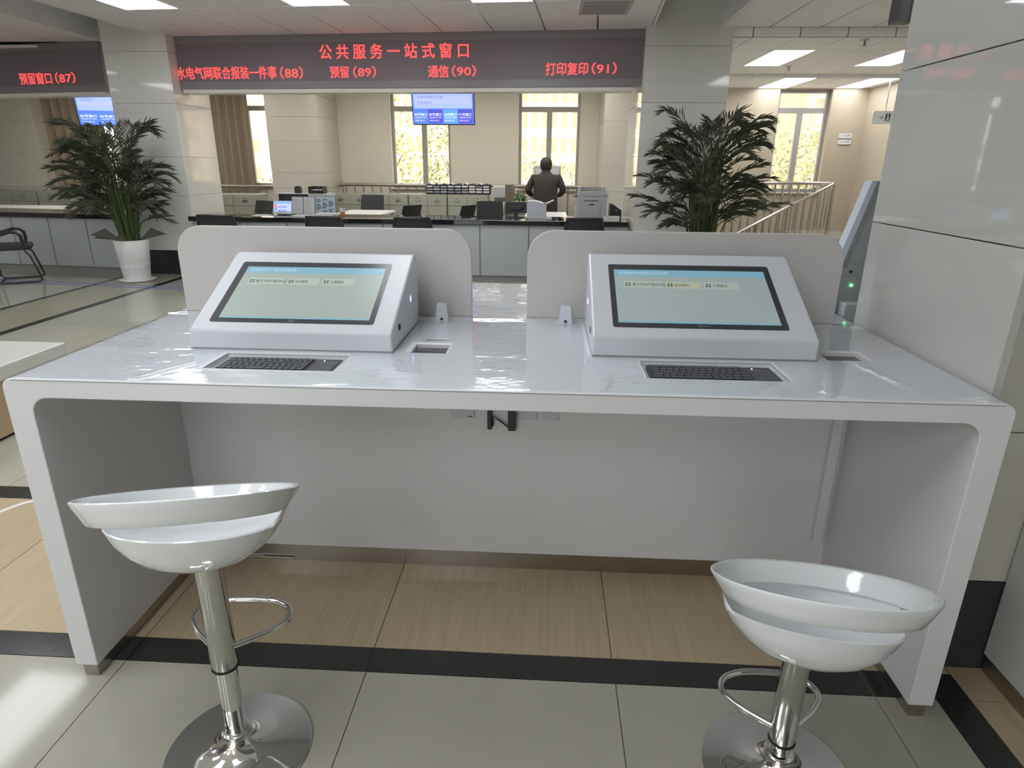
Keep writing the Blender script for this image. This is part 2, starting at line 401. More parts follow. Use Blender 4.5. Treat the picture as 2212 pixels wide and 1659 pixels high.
# ------------------------------------------------------------------ stone clad pillars
def pillar(label, x0, x1, y0, y1, joints, base=.33, m=MARBLE, top=3.32, front_slab=None):
    t = thing('stone_pillar', label, 'pillar', ((x0+x1)/2, (y0+y1)/2, 0))
    w, d = (x1-x0)/2, (y1-y0)/2; th = .025; g = .0015
    MB().box(-w+th, w-th, -d+th, d-th, 0, top).build('core', COUNTS, t)
    MB().box(-w, w, -d, d, 0, base).build('base_course', DARKST, t)
    zs = [base]+[z for z in joints if z > base]+[top]
    for a, b in zip(zs[:-1], zs[1:]):
        for fx in (-1, 1):
            o = MB().box(0, th, -d, d, a+g, b-g).build('stone_slab', m, t, bevel=.0015, seg=1); o.location.x = -w if fx < 0 else w-th
            o = MB().box(-w+th, w-th, 0, th, a+g, b-g).build('stone_slab', m, t, bevel=.0015, seg=1); o.location.y = -d if fx < 0 else d-th
    return t
pillar('tall grey stone pillar behind the left potted palm', -5.66, -4.82, 8.68, 9.60, [1.06, 1.55, 2.2, 2.8], m=MARBLE3)
pillar('grey stone pillar rising behind the right palm, beside the red sign', 1.075, 2.07, 8.30, 9.52, [1.05, 1.6, 2.2, 2.8], m=MARBLE3)
pillar('inner pillar of the office between the curtain and the windows', -4.965, -4.065, 11.8, 12.99, [1.05, 1.32, 1.85, 2.25, 2.6], m=MARBLE2, top=2.94)
pillar('inner pillar of the office behind the grey copier', .92, 1.85, 11.8, 12.99, [1.05, 1.5, 2.2], m=MARBLE2, top=2.94)
pillar('inner pillar of the left bay behind the drooping palm fronds', -11.0, -9.75, 12.5, 12.99, [1.0, 1.6, 2.2], m=MARBLE2, top=2.94)
# the big pillar beside the desk
t = thing('stone_pillar', 'big polished stone pillar filling the right edge beside the desk', 'pillar', (1.135, 1.585, 0))
zs = [.0, .80, 1.319, 1.794, 2.45, 3.32]
for a, b in zip(zs[:-1], zs[1:]):
    MB().box(0, .025, 0, .775, a+.0015, b-.0015).build('stone_slab', MARBLE, t, bevel=.002, seg=1)
    MB().box(.026, .9, .75, .775, a+.0015, b-.0015).build('stone_slab', MARBLE, t, bevel=.002, seg=1)
zs = [.32, .807, 1.319, 1.794, 2.45, 3.32]
for a, b in zip(zs[:-1], zs[1:]):
    MB().box(.026, .9, .115, .14, a+.0015, b-.0015).build('stone_slab', MARBLE2, t, bevel=.002, seg=1)
MB().box(.026, .9, .112, .14, 0, .32).build('base_course', DARKST, t)
MB().box(.026, .9, .14, .75, 0, 3.32).build('core', COUNTS, t)

# landing and steps by the stairwell
tag(MB().box(4.45, 5.78, 11.4, 12.99, 0, .34).build('floor_landing', CREAM), None, None, kind='structure')
tag(MB().box(4.35, 5.78, 11.1, 11.39, 0, .24).build('floor_step', CREAM), None, None, kind='structure')
# ------------------------------------------------------------------ the self-service desk
DX0, DX1, DY0, DY1, DH = -1.397, 1.131, 1.481, 2.985, .968
desk = thing('service_desk', 'long glossy white self-service desk with rounded corners and two kneeholes', 'desk', (0, 0, 0))
LEG, TOP = .068, .052
outer = rpoly([(DX0, .05), (DX1, .05), (DX1, DH), (DX0, DH)], [0, 0, .028, .028])
o_in = rpoly([(DX0+LEG, .05), (DX1-LEG, .05), (DX1-LEG, DH-TOP), (DX0+LEG, DH-TOP)], [0, 0, .045, .045])
# arch outline: walk the outer from bottom-left over the top, then back along the inner
pts_o = [(DX0, .05)]+[p for p in reversed(outer) if p[1] > .06]+[(DX1, .05)]
pts_i = [(DX1-LEG, .05)]+[p for p in o_in if p[1] > .06]+[(DX0+LEG, .05)]
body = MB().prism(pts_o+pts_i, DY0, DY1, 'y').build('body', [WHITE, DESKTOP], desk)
KB = [(-.925, -.568, 1.607, 1.746), (.276, .641, 1.617, 1.768)]
SL = [(-.396, -.292, 1.800, 1.902), (.826, .943, 1.822, 1.911)]
SM = [(-.373, -.312, 1.943, 1.966)]
cut = MB()
for a, b, c, d in KB: cut.box(a, b, c, d, DH-.015, DH+.05)
for a, b, c, d in SL+SM: cut.box(a, b, c, d, DH-.018, DH+.05)
co = cut.build('cutter', WHITE)
md = body.modifiers.new('cut', 'BOOLEAN'); md.operation = 'DIFFERENCE'; md.object = co; md.solver = 'EXACT'
bpy.context.view_layer.update()
me = bpy.data.meshes.new_from_object(body.evaluated_get(bpy.context.evaluated_depsgraph_get()))
body.modifiers.clear(); body.data = me; bpy.data.objects.remove(co)
me.materials.clear(); me.materials.append(WHITE); me.materials.append(DESKTOP)
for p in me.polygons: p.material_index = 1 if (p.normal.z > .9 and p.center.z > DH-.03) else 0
md = body.modifiers.new('bevel', 'BEVEL'); md.width = .0025; md.segments = 2; md.limit_method = 'ANGLE'; md.angle_limit = 1.0
MB().box(DX0+.028, DX1-.028, DY0-.0006, DY0+.001, DH-.0045, DH-.0025).build('film_edge_shade', COUNTS, desk)  # dark strip standing in for the shade along the film's front edge
# metal plinths, kneehole back, trunking, sockets
for x in (DX0+.012, DX1-LEG+.012):
    MB().box(x, x+LEG-.024, DY0+.012, DY1-.012, 0, .05).build('plinth', STEEL, desk)
MB().box(DX0+LEG, DX1-LEG, 2.12, 2.36, .075, DH-TOP).build('kneehole_panel', WHITE, desk)
MB().box(DX0+LEG-.02, DX1-LEG+.02, 2.128, 2.352, 0, .075).build('plinth', STEEL, desk)
MB().box(1.008, 1.042, 2.095, 2.12, .185, DH-TOP).build('cable_trunking', WHITE, desk, bevel=.003)
for a, b in ((-.328, -.244), (-.085, -.02), (0.0, .06)):
    s_ = MB().box(a, b, 2.112, 2.12, .636, .70).build('socket_plate', SHELL, desk, bevel=.003)
    if a < -.2: MB().box(a+.06, a+.075, 2.1105, 2.113, .642, .645).build('socket_slot', BLACK, s_)
for i, (a, b) in enumerate(((-1.345, -.267), (-.068, 1.030))):
    q = rpoly([(a, DH-.0), (b, DH-.0), (b, 1.281), (a, 1.281)], [0, 0, .095, .095], 10)
    p = MB().prism(q, 2.286, 2.306, 'y').build('privacy_panel', PANELW, desk, smooth=True, bevel=.003)
for i, (a, b, c, d) in enumerate(KB):      # thin dark seam lines round the keyboard wells
    r = MB(); e2 = .0025
    r.box(a-e2, b+e2, d, d+e2, DH-.001, DH+.0006); r.box(a-e2, a, c, d, DH-.001, DH+.0006); r.box(b, b+e2, c, d, DH-.001, DH+.0006)
    r.build('recess_seam', COUNTS, desk)
READG = mat('reader_glass', (.05, .055, .065), .12, noise_amt=.3, nscale=30)
for a, b, c, d in SL:
    MB().box(a+.004, b-.004, c+.004, d-.004, DH-.018, DH-.012).build('card_reader_window', READG, desk)
for a, b, c, d in SM:
    MB().box(a+.004, b-.004, c+.004, d-.004, DH-.018, DH-.010).build('card_slot', COUNTS, desk)

# power adapter and plug hanging under the desk
t = thing('power_adapter', 'black power adapter with cable hanging under the desk edge', 'adapter', (-.108, 2.10, .60))
MB().box(-.014, .014, -.012, .02, 0, .075).build('adapter_body', BLACK, t, bevel=.003)
MB().tube([(-.078, .01, .06), (-.082, .005, .03), (-.075, 0, .003), (-.068, .0, .02), (-.070, .005, .05), (-.05, .008, .035), (-.03, .005, .022), (-.012, .005, .006)], .003, 6).build('cable', BLACK, t, smooth=True)
MB().box(-.088, -.072, -.004, .02, .0, .07).build('plug', BLACK, t, bevel=.003)

# ------------------------------------------------------------------ plastic film on the desk top
FILM = bpy.data.materials.new('clear_plastic_film'); FILM.use_nodes = True
nt = FILM.node_tree; nt.nodes.clear(); N = nt.nodes
out = N.new('ShaderNodeOutputMaterial'); mx = N.new('ShaderNodeMixShader'); tr = N.new('ShaderNodeBsdfTransparent'); gl = N.new('ShaderNodeBsdfGlossy'); fr = N.new('ShaderNodeFresnel')
gl.inputs['Roughness'].default_value = .03; fr.inputs['IOR'].default_value = 1.5; tr.inputs[0].default_value = (.975, .98, .985, 1)
nz = N.new('ShaderNodeTexNoise'); nz.inputs['Scale'].default_value = 9; nz.inputs['Detail'].default_value = 2; tc = N.new('ShaderNodeTexCoord'); mp = N.new('ShaderNodeMapping'); mp.inputs['Scale'].default_value = (1, 2.2, 1)
bpn = N.new('ShaderNodeBump'); bpn.inputs['Strength'].default_value = .10; bpn.inputs['Distance'].default_value = .02
ge = N.new('ShaderNodeNewGeometry'); mm = N.new('ShaderNodeMapRange'); mm.inputs[3].default_value = 1.75; mm.inputs[4].default_value = 1/1.75
nt.links.new(ge.outputs['Backfacing'], mm.inputs[0]); nt.links.new(mm.outputs[0], fr.inputs['IOR'])
L = nt.links; L.new(tc.outputs['Object'], mp.inputs[0]); L.new(mp.outputs[0], nz.inputs[0]); L.new(nz.outputs['Fac'], bpn.inputs['Height']); L.new(bpn.outputs[0], gl.inputs['Normal'])
L.new(bpn.outputs[0], fr.inputs['Normal']); L.new(fr.outputs[0], mx.inputs[0]); L.new(tr.outputs[0], mx.inputs[1]); L.new(gl.outputs[0], mx.inputs[2]); L.new(mx.outputs[0], out.inputs[0])
holes = [(a-.012, b+.012, c-.012, d+.012) for a, b, c, d in KB+SL]+[(-1.07, -.44, 1.78, 2.22), (.13, .80, 1.79, 2.22), (-1.36, -.25, 2.27, 2.32), (-.08, 1.04, 2.27, 2.32), (-.40, -.33, 2.18, 2.23), (.04, .10, 2.18, 2.23)]
nx, ny = 250, 150; vs = []; fs = []
for j in range(ny+1):
    for i in range(nx+1):
        x = DX0+.02+(DX1-DX0-.04)*i/nx; y = DY0+.003+(DY1-DY0-.01)*j/ny
        n1 = noise.noise(Vector((x*3.1, y*7.0, .3))); n2 = noise.noise(Vector((x*9.0, y*5.0, 4.)))
        ridge = max(0, 1-abs(y-2.25-.02*math.sin(x*5))/.035)
        xr = .845+.09*max(0, (1.86-y)/.36)**.6; n1 += 2.2*max(0, 1-abs(x-xr)/.014) if 1.5 < y < 1.86 else 0
        xr = -.95-.10*max(0, (1.66-y)/.16)**.8; n1 += 1.8*max(0, 1-abs(x-xr)/.016) if 1.5 < y < 1.66 else 0
        vs.append((x, y, DH+.0035+.0016*n1+.001*n2+.008*ridge*(.6+.4*noise.noise(Vector((x*14, 1, 1))))))
for j in range(ny):
    for i in range(nx):
        x = DX0+.02+(DX1-DX0-.04)*(i+.5)/nx; y = DY0+.003+(DY1-DY0-.01)*(j+.5)/ny
        if any(a < x < b and c < y < d for a, b, c, d in holes): continue
        k = j*(nx+1)+i; fs.append((k, k+1, k+nx+2, k+nx+1))
f = MB(); f.add(vs, fs); fo = f.build('plastic_film', FILM, smooth=True)
tag(fo, 'clear wrinkled plastic film spread over the white desk top', 'plastic film')

# ------------------------------------------------------------------ touch-screen terminals
SCRBODY = mat('screen_page', (.25, .29, .27), .25, emit=(.36, .43, .38), es=.30)
SCRBODY2 = mat('screen_page_cool', (.25, .29, .29), .25, emit=(.36, .45, .45), es=.32)
SCRHEAD = mat('screen_header', (.12, .24, .30), .25, emit=(.20, .40, .50), es=.5)
SCRTILE = mat('screen_button', (.3, .34, .31), .25, emit=(.43, .50, .44), es=.34)
SCRTILEY = mat('screen_button_yellow', (.33, .34, .26), .25, emit=(.48, .52, .38), es=.34)
SCRTXT = mat('screen_text', (.03, .05, .05), .3, emit=(.06, .09, .09), es=.3)
SCRTXW = mat('screen_text_light', (.3, .4, .42), .3, emit=(.42, .55, .58), es=.5)
LOGO = mat('grey_logo_print', (.30, .31, .33), .4, noise_amt=.05)
LEDBLUE = mat('blue_status_led', (.2, .2, .8), .4, emit=(.35, .4, 1), es=3)
LEDGREEN = mat('green_status_led', (.1, .6, .2), .4, emit=(.15, 1, .3), es=3)
def terminal(label, x0, x1, yf, zl, yt, zt, yb, disp, cool, rightside):
    w = (x1-x0)/2; xc = (x0+x1)/2
    t = thing('touch_terminal', label, 'terminal', (xc, yf, DH))
    zl -= DH; zt -= DH; yt -= yf; yb -= yf
    prof = [(0, 0), (0, zl), (yt, zt), (yt+.03, zt), (yb, zt-.03), (yb, 0)]
    MB().prism(prof, -w, w, 'x').build('housing', SHELL, t, bevel=.006)
    MB().prism([(-.0008, .001), (-.0008, .004), (yb, .004), (yb, .001)], -w-.0008, w+.0008, 'x').build('base_seam', COUNTS, t)
    L_ = math.hypot(yt, zt-zl); ang = math.atan2(zt-zl, yt)
    # frame of the sloping face: local x, local s up the slope, n outward
    def fp(x, s, n): return Vector((x-xc, s*math.cos(ang)-n*math.sin(ang), zl+s*math.sin(ang)+n*math.cos(ang)))
    R = Matrix(((1, 0, 0), (0, math.cos(ang), -math.sin(ang)), (0, math.sin(ang), math.cos(ang)))).to_4x4()
    def panel(name, m, a, b, c, d, n0, n1, parent=t, r=0):
        mb = MB(); q = [(a-xc, c), (b-xc, c), (b-xc, d), (a-xc, d)]
        if r: q = rpoly(q, r, 4)
        mb.prism(q, n0, n1, 'z'); mb.v = [tuple(R @ Vector(p)+Vector((0, 0, zl))) for p in mb.v]
        return mb.build(name, m, parent)
    bx0, bx1, bs0, bs1, dx0, dx1, ds0, ds1 = disp
    bz = panel('bezel', BEZEL, bx0, bx1, bs0, bs1, -.004, .0012, r=.008)
    scr = panel('display', SCRBODY2 if cool else SCRBODY, dx0, dx1, ds0, ds1, .001, .0018)
    W = dx1-dx0; H = ds1-ds0
    panel('header_bar', SCRHEAD, dx0, dx1, ds1-.13*H, ds1, .0017, .0021, scr)
    panel('task_bar', SCRHEAD, dx0, dx1, ds0, ds0+.025*H, .0017, .0021, scr)
    rot = (ang-math.pi/2, 0, 0)
    def txt(body, a, b, c, d, m, parent=scr, bold=.0):
        o = lettering(body, b-a, d-c, m, parent, fp((a+b)/2, (c+d)/2, .0026), rot, bold); return o
    txt('自助服务终端欢迎使用', dx0+.03*W, dx0+.36*W, ds1-.10*H, ds1-.04*H, SCRTXW)
    for k, (a, b, body) in enumerate(((.06, .31, '基于不动产登记中心'), (.335, .56, '企业服务'), (.585, .81, '工程建设'))):
        panel('button_tile', SCRTILEY if (cool and k == 1) else SCRTILE, dx0+a*W, dx0+b*W, ds1-.36*H, ds1-.23*H, .0017, .0021, scr)
        c0 = dx0+(a+.01)*W
        for qx in (0, 1):
            for qy in (0, 1): panel('icon_square', SCRTXT, c0+qx*.02*W, c0+qx*.02*W+.013*W, ds1-(.325-qy*.035)*H, ds1-(.302-qy*.035)*H, .0020, .0024, scr)
        txt(body, c0+.045*W, c0+(.045+.024*len(body))*W, ds1-.325*H, ds1-.268*H, SCRTXT)
    lx, ls = (bx0+bx1)/2, (bs0+ds0)/2
    if cool:
        lg = MB()
        for p, q in (((-.006, 0), (0, .005)), ((0, .005), (.006, 0)), ((.006, 0), (0, -.005)), ((0, -.005), (-.006, 0))): lg.tube([fp(lx+p[0], ls+p[1], .0016), fp(lx+q[0], ls+q[1], .0016)], .0006, 4)
        for k in range(4): lg.tube([fp(lx+.010+k*.005, ls, .0016), fp(lx+.0135+k*.005, ls, .0016)], .0009, 4)
    else:
        lg = MB()
        for k in (-.009, .002): lg.tube([fp(lx+k, ls-.001, .0016), fp(lx+k+.004, ls+.004, .0016), fp(lx+k+.007, ls+.002, .0016), fp(lx+k+.002, ls+.0005, .0016)], .0007, 4)
        lg.tube([fp(lx-.010, ls-.004, .0016), fp(lx+.008, ls-.004, .0016)], .0008, 4)
    lg.build('logo', LOGO, t)
    s = w+.0005 if rightside else -w-.0005
    Mx = Matrix.Rotation(math.pi/2, 4, 'Y')
    b_ = MB(); b_.lathe([(0, 0), (.011, 0), (.011, .003), (.008, .003), (.008, .001), (0, .001)], 20, (s-.0015 if rightside else s-.0015, .10, .055), Mx); b_.build('side_button', BLACK, t)
    MB().box(s-.001, s+.001, .275, .285, .098, .116).build('power_light', LEDBLUE, t)
    return t
terminal('white wedge touch-screen terminal on the left half of the desk', -1.058, -.447, 1.79, 1.026, 2.155, 1.205, 2.20,
         (-1.012, -.510, .040, .353, -.988, -.526, .058, .325), False, True)
terminal('white wedge touch-screen terminal on the right half, beside the stone pillar', .140, .786, 1.805, 1.029, 2.16, 1.217, 2.20,
         (.201, .711, .042, .348, .218, .692, .062, .319), True, False)

# ------------------------------------------------------------------ keyboards lying in the wells
def keyboard(label, x0, x1, y0, y1):
    w, d = x1-x0, y1-y0
    t = thing('keyboard', label, 'keyboard', (x0, y0, DH-.015))
    MB().prism(rpoly([(0, 0), (w, 0), (w, d), (0, d)], .006, 3), .0005, .010, 'z').build('case', BLACK, t)
    kw = w*.77; n = 14; rows = 5; px = (kw-.010)/n; py = (d-.012)/rows
    for r in range(rows):
        x = .006
        widths = [1]*14
        if r == 3: widths = [1.5]+[1]*12+[.5]
        if r == 2: widths = [1.3]+[1]*11+[1.7]
        if r == 1: widths = [1.7]+[1]*10+[1.3, 1]
        if r == 0: widths = [1.5, 1, 1, 1, 3.2, 1, 1, 1, 1, 1.15, 1.15]
        sc = 14/sum(widths)
        for q in widths:
            kwid = q*sc*px
            slab('key', kwid-.003, py-.004, .004, KEYM, t, (x+.0015, .007+r*py+.001, .010)); x += kwid
    MB().box(w*.80, w-.006, .006, d-.034, .0100, .0112).build('touchpad', KEYM, t, bevel=.0005)
    MB().box(w*.80, w-.006, d-.030, d-.028, .0100, .0108).build('trim_line', COUNTS, t)
    MB().box(w*.845, w*.855, d-.018, d-.013, .0100, .0115).build('status_light', LEDBLUE, t)
keyboard('black keyboard with touchpad sunk in the desk below the left terminal', -.905, -.576, 1.612, 1.728)
keyboard('black keyboard with touchpad sunk in the desk below the right terminal', .288, .632, 1.622, 1.748)

def bracket(label, x):
    t = thing('camera_bracket', label, 'bracket', (x, 2.205, DH))
    MB().prism(rpoly([(-.024, 0), (.024, 0), (.017, .066), (-.017, .066)], [0, 0, .006, .006]), -.012, .012, 'y').build('body', SHELL, t, bevel=.0015)
    MB().lathe([(0, 0), (.0055, 0), (.0055, .002), (.003, .002), (.003, .001), (0, .001)], 16, (0, -.012, .011), Matrix.Rotation(math.pi/2, 4, 'X')).build('lens', BLACK, t)
bracket('small white upright bracket with a dark lens right of the left terminal', -.365)
bracket('small white upright bracket with a dark lens left of the right terminal', .072)

# ------------------------------------------------------------------ bar stools
def stool(label, x, y, up, low, colz, midz, footz, footang):
    t = thing('bar_stool', label, 'stool', (x, y, 0), 0, 'white bar stools at the desk')
    def frame(p):
        c, tx, ty = p[:3], p[3], p[4]
        return Vector((c[0]-x, c[1]-y, c[2])), (Matrix.Rotation(ty, 4, 'Y') @ Matrix.Rotation(tx, 4, 'X'))
    c, R = frame(up); r = up[5]; sy = up[6]
    prof = [(.835*r, -.049), (.845*r, -.052), (.865*r, -.050), (.90*r, -.036), (.955*r, -.016), (.985*r, -.004), (r*.99, 0), (.975*r, .0025), (.945*r, .000), (.915*r, -.012), (.875*r, -.034), (.835*r, -.049)]
    MB().lathe(prof, 64, c, R, sy).build('backrest', GLOSSW, t, smooth=True)
    c2, R2 = frame(low); r = low[5]; sy = low[6]; dz = low[7]
    prof = [(0, -dz), (.22*r, -.985*dz), (.42*r, -.92*dz), (.62*r, -.77*dz), (.80*r, -.52*dz), (.92*r, -.26*dz), (.985*r, -.05*dz), (r, 0), (.985*r, .003), (.965*r, -.001), (.90*r, -.13*dz), (.76*r, -.28*dz), (.5*r, -.44*dz), (0, -.52*dz)]
    MB().lathe(prof, 64, c2, R2, sy).build('seat', GLOSSW, t, smooth=True)
    # the front of the seat runs up into the wrap-around rim; the slot stays open at the back
    fs_ = MB(); na = 40; ru, su = up[5], up[6]
    for th in (0, 1):
        for i in range(na+1):
            a_ = math.radians(-16+212*i/na); k_ = .99-.03*th; ku = (.875+.055*th)
            lo = R2 @ Vector((k_*r*math.cos(a_), sy*k_*r*math.sin(a_), -.006)) + c2
            hi = R @ Vector((ku*ru*math.cos(a_), su*ku*ru*math.sin(a_), -.040+.032*th)) + c
            w_ = min(1, i/9, (na-i)/9); w_ = w_*w_*(3-2*w_)
            fs_.v += [tuple(lo), tuple(lo.lerp(hi, max(.02, w_)))]
    m_ = 2*(na+1)
    for i in range(na):
        q = 2*i
        fs_.f += [(q, q+2, q+3, q+1), (m_+q, m_+q+1, m_+q+3, m_+q+2), (q+1, q+3, m_+q+3, m_+q+1), (q, m_+q, m_+q+2, q+2)]
    fs_.mi = [0]*len(fs_.f)
    fs_.build('seat_front', GLOSSW, t, smooth=True)
    # column
    MB().lathe([(0, midz), (.031, midz), (.0325, midz+.003), (.0325, colz+.03), (0, colz+.03)], 32).build('upper_column', CHROMED, t, smooth=True)
    MB().lathe([(0, midz-.004), (.0335, midz-.004), (.0335, midz+.001), (0, midz+.001)], 32).build('collar', RUBBER, t)
    MB().lathe([(0, .05), (.026, .05), (.026, midz), (0, midz)], 32).build('lower_column', CHROME, t, smooth=True)
    R0 = .188
    MB().lathe([(0, .0), (R0-.004, 0), (R0, .003), (R0-.002, .006), (R0-.02, .0085), (.12, .013), (.075, .022), (.05, .038), (.036, .055), (.034, .062), (.037, .066), (.037, .072), (.031, .077), (0, .077)], 64).build('base_plate', CHROME, t, smooth=True)
    # foot rest loop towards the desk
    ca, sa = math.cos(footang), math.sin(footang)
    loop = [(-.028, .0), (-.085, .045), (-.118, .085), (-.128, .115), (-.118, .145), (-.09, .168), (-.04, .182), (.04, .182), (.09, .168), (.118, .145), (.128, .115), (.118, .085), (.085, .045), (.028, .0)]
    pth = [(p[0]*ca-p[1]*sa, p[0]*sa+p[1]*ca, footz) for p in loop]
    # resample smoothly
    P = [Vector(p) for p in pth]; sm = []
    for i in range(len(P)-1):
        p0, p1, p2, p3 = P[max(i-1, 0)], P[i], P[i+1], P[min(i+2, len(P)-1)]
        for k in range(4):
            u = k/4; sm.append(.5*((2*p1)+(-p0+p2)*u+(2*p0-5*p1+4*p2-p3)*u*u+(-p0+3*p1-3*p2+p3)*u**3))
    sm.append(P[-1])
    MB().tube(sm, .0085, 10).build('foot_rest', CHROME, t, smooth=True)
    return t
s1 = stool('white bowl-seat bar stool on the left, raised higher', -.793, 1.265, (-.798, 1.257, .783, -.403, -.089, .242, .933), (-.802, 1.263, .704, -.278, 0, .193, .89, .108), .575, .285, .345, 0)
s2 = stool('white bowl-seat bar stool on the right, lowered', .633, 1.285, (.644, 1.264, .605, -.386, .051, .246, .887), (.640, 1.269, .502, -.39, .082, .197, .874, .105), .385, .115, .155, 0)
lv = MB().tube([(.03, .02, .595), (.10, .06, .575), (.165, .10, .548)], [.004, .004, .004], 8); lv.tube([(.105, .063, .573), (.168, .102, .546)], .0055, 8); lv.build('height_lever', CHROME, s1, smooth=True)
lv = MB().tube([(.05, .03, .40), (.12, .12, .392), (.165, .175, .385)], .004, 8); lv.tube([(.14, .145, .389), (.172, .182, .384)], .006, 8); lv.build('height_lever', CHROME, s2, smooth=True)
# ------------------------------------------------------------------ service counters
def counter(label, p0, p1, depth, n, h=.803, skirt=.075):
    # p0, p1: front line of the counter on the floor
    v = Vector((p1[0]-p0[0], p1[1]-p0[1], 0)); L_ = v.length; rz = math.atan2(v.y, v.x)
    t = thing('service_counter', label, 'counter', (p0[0], p0[1], 0), rz)
    MB().box(-.04, L_, -.04, depth, h-.062, h).build('counter_top', COUNTT, t, bevel=.006)
    MB().box(.0, L_, .025, .06, 0, h-.062).build('carcass', COUNTS, t)
    MB().box(.0, L_, .02, .03, 0, skirt).build('plinth', COUNTS, t)
    MB().box(.02, .06, .06, depth-.05, 0, h-.062).build('end_panel', COUNTP, t); MB().box(L_-.06, L_-.02, .06, depth-.05, 0, h-.062).build('end_panel', COUNTP, t)
    w = L_/n
    for k in range(n): slab('front_panel', w-.014, .025, h-.062-skirt-.004, COUNTP, t, (k*w+.007, 0, skirt))
    return t
counter('long counter with black stone top and grey front panels below the red sign', (-4.76, 8.57), (1.05, 8.57), .68, 9)
counter('grey counter with dark stone top behind the black chair on the left', (-8.75, 8.99), (-5.80, 8.68), .68, 5)

# ------------------------------------------------------------------ LED fascia boards
def led_board(label, a, b, z0, z1, texts, th=.14):
    v = Vector((b[0]-a[0], b[1]-a[1], 0)); L_ = v.length; rz = math.atan2(v.y, v.x); d = v/L_; nrm = Vector((d.y, -d.x, 0))
    t = thing('led_board', label, 'led sign', (a[0], a[1], z0), rz)
    h = z1-z0; fr = .085
    MB().box(0, L_, 0.012, th, 0, h).build('cabinet', LED_FR, t)
    MB().box(0, L_, 0.004, .02, fr, h-fr).build('display_face', LED_BG, t)
    MB().box(0, L_, 0, .02, h-fr, h).build('top_rail', LED_FR, t); MB().box(0, L_, 0, .02, 0, fr).build('bottom_rail', LED_FR, t)
    def onb(px, py):
        r = ray(px, py); k = (Vector((a[0], a[1], 0))-EYE); k = k.dot(nrm)/r.dot(nrm); P = EYE+r*k
        return (P-Vector((a[0], a[1], 0))).dot(d), P.z-z0
    for body, x0, y0, x1, y1, bold in texts:
        s0, _ = onb(x0, (y0+y1)/2); s1, _ = onb(x1, (y0+y1)/2); _, zt = onb((x0+x1)/2, y0); _, zb = onb((x0+x1)/2, y1)
        lettering(body, s1-s0, zt-zb, LEDRED, t, ((s0+s1)/2, .0015, (zt+zb)/2), bold=bold)
    return t
BZ0, BZ1 = 2.387, 3.0
led_board('wide dark LED board with a red headline and four red window names', (-4.815, 8.87), (1.072, 8.43), BZ0, BZ1,
          [('公 共 服 务 一 站 式 窗 口', 690, 94, 1012, 126, .014), ('水电气网联合报装一件事', 382, 144, 597, 171, .012), ('（88）', 605, 144, 654, 170, .012), ('预留', 713, 143, 753, 168, .012), ('（89）', 763, 143, 812, 167, .012),
           ('通信', 925, 141, 969, 167, .012), ('（90）', 976, 141, 1028, 165, .012), ('打印复印', 1179, 135, 1270, 162, .012), ('（91）', 1278, 135, 1332, 160, .012)])
led_board('dark LED board at the left edge reading one red reserved window', (-9.3, 9.80), (-6.03, 9.16), BZ0, BZ1, [('预留窗口', 42, 157, 111, 182, .012), ('（87）', 119, 156, 162, 180, .012)])
SOFF = mat('white_soffit', (.82, .78, .70), .4, noise_amt=.03, nscale=4)
def soffit(name, label, a, b):
    v = Vector((b[0]-a[0], b[1]-a[1], 0)); t = thing(name, label, 'soffit', (a[0], a[1], BZ0-.06), math.atan2(v.y, v.x))
    MB().box(0, v.length, .005, .24, .012, .058).build('board', SOFF, t); MB().box(0, v.length, .16, .24, .06, .60).build('back_board', SOFF, t)
soffit('soffit', 'white soffit strip right under the wide LED board', (-4.80, 8.88), (.98, 8.45))
soffit('soffit', 'white soffit strip under the LED board at the left edge', (-9.3, 9.81), (-6.05, 9.17))

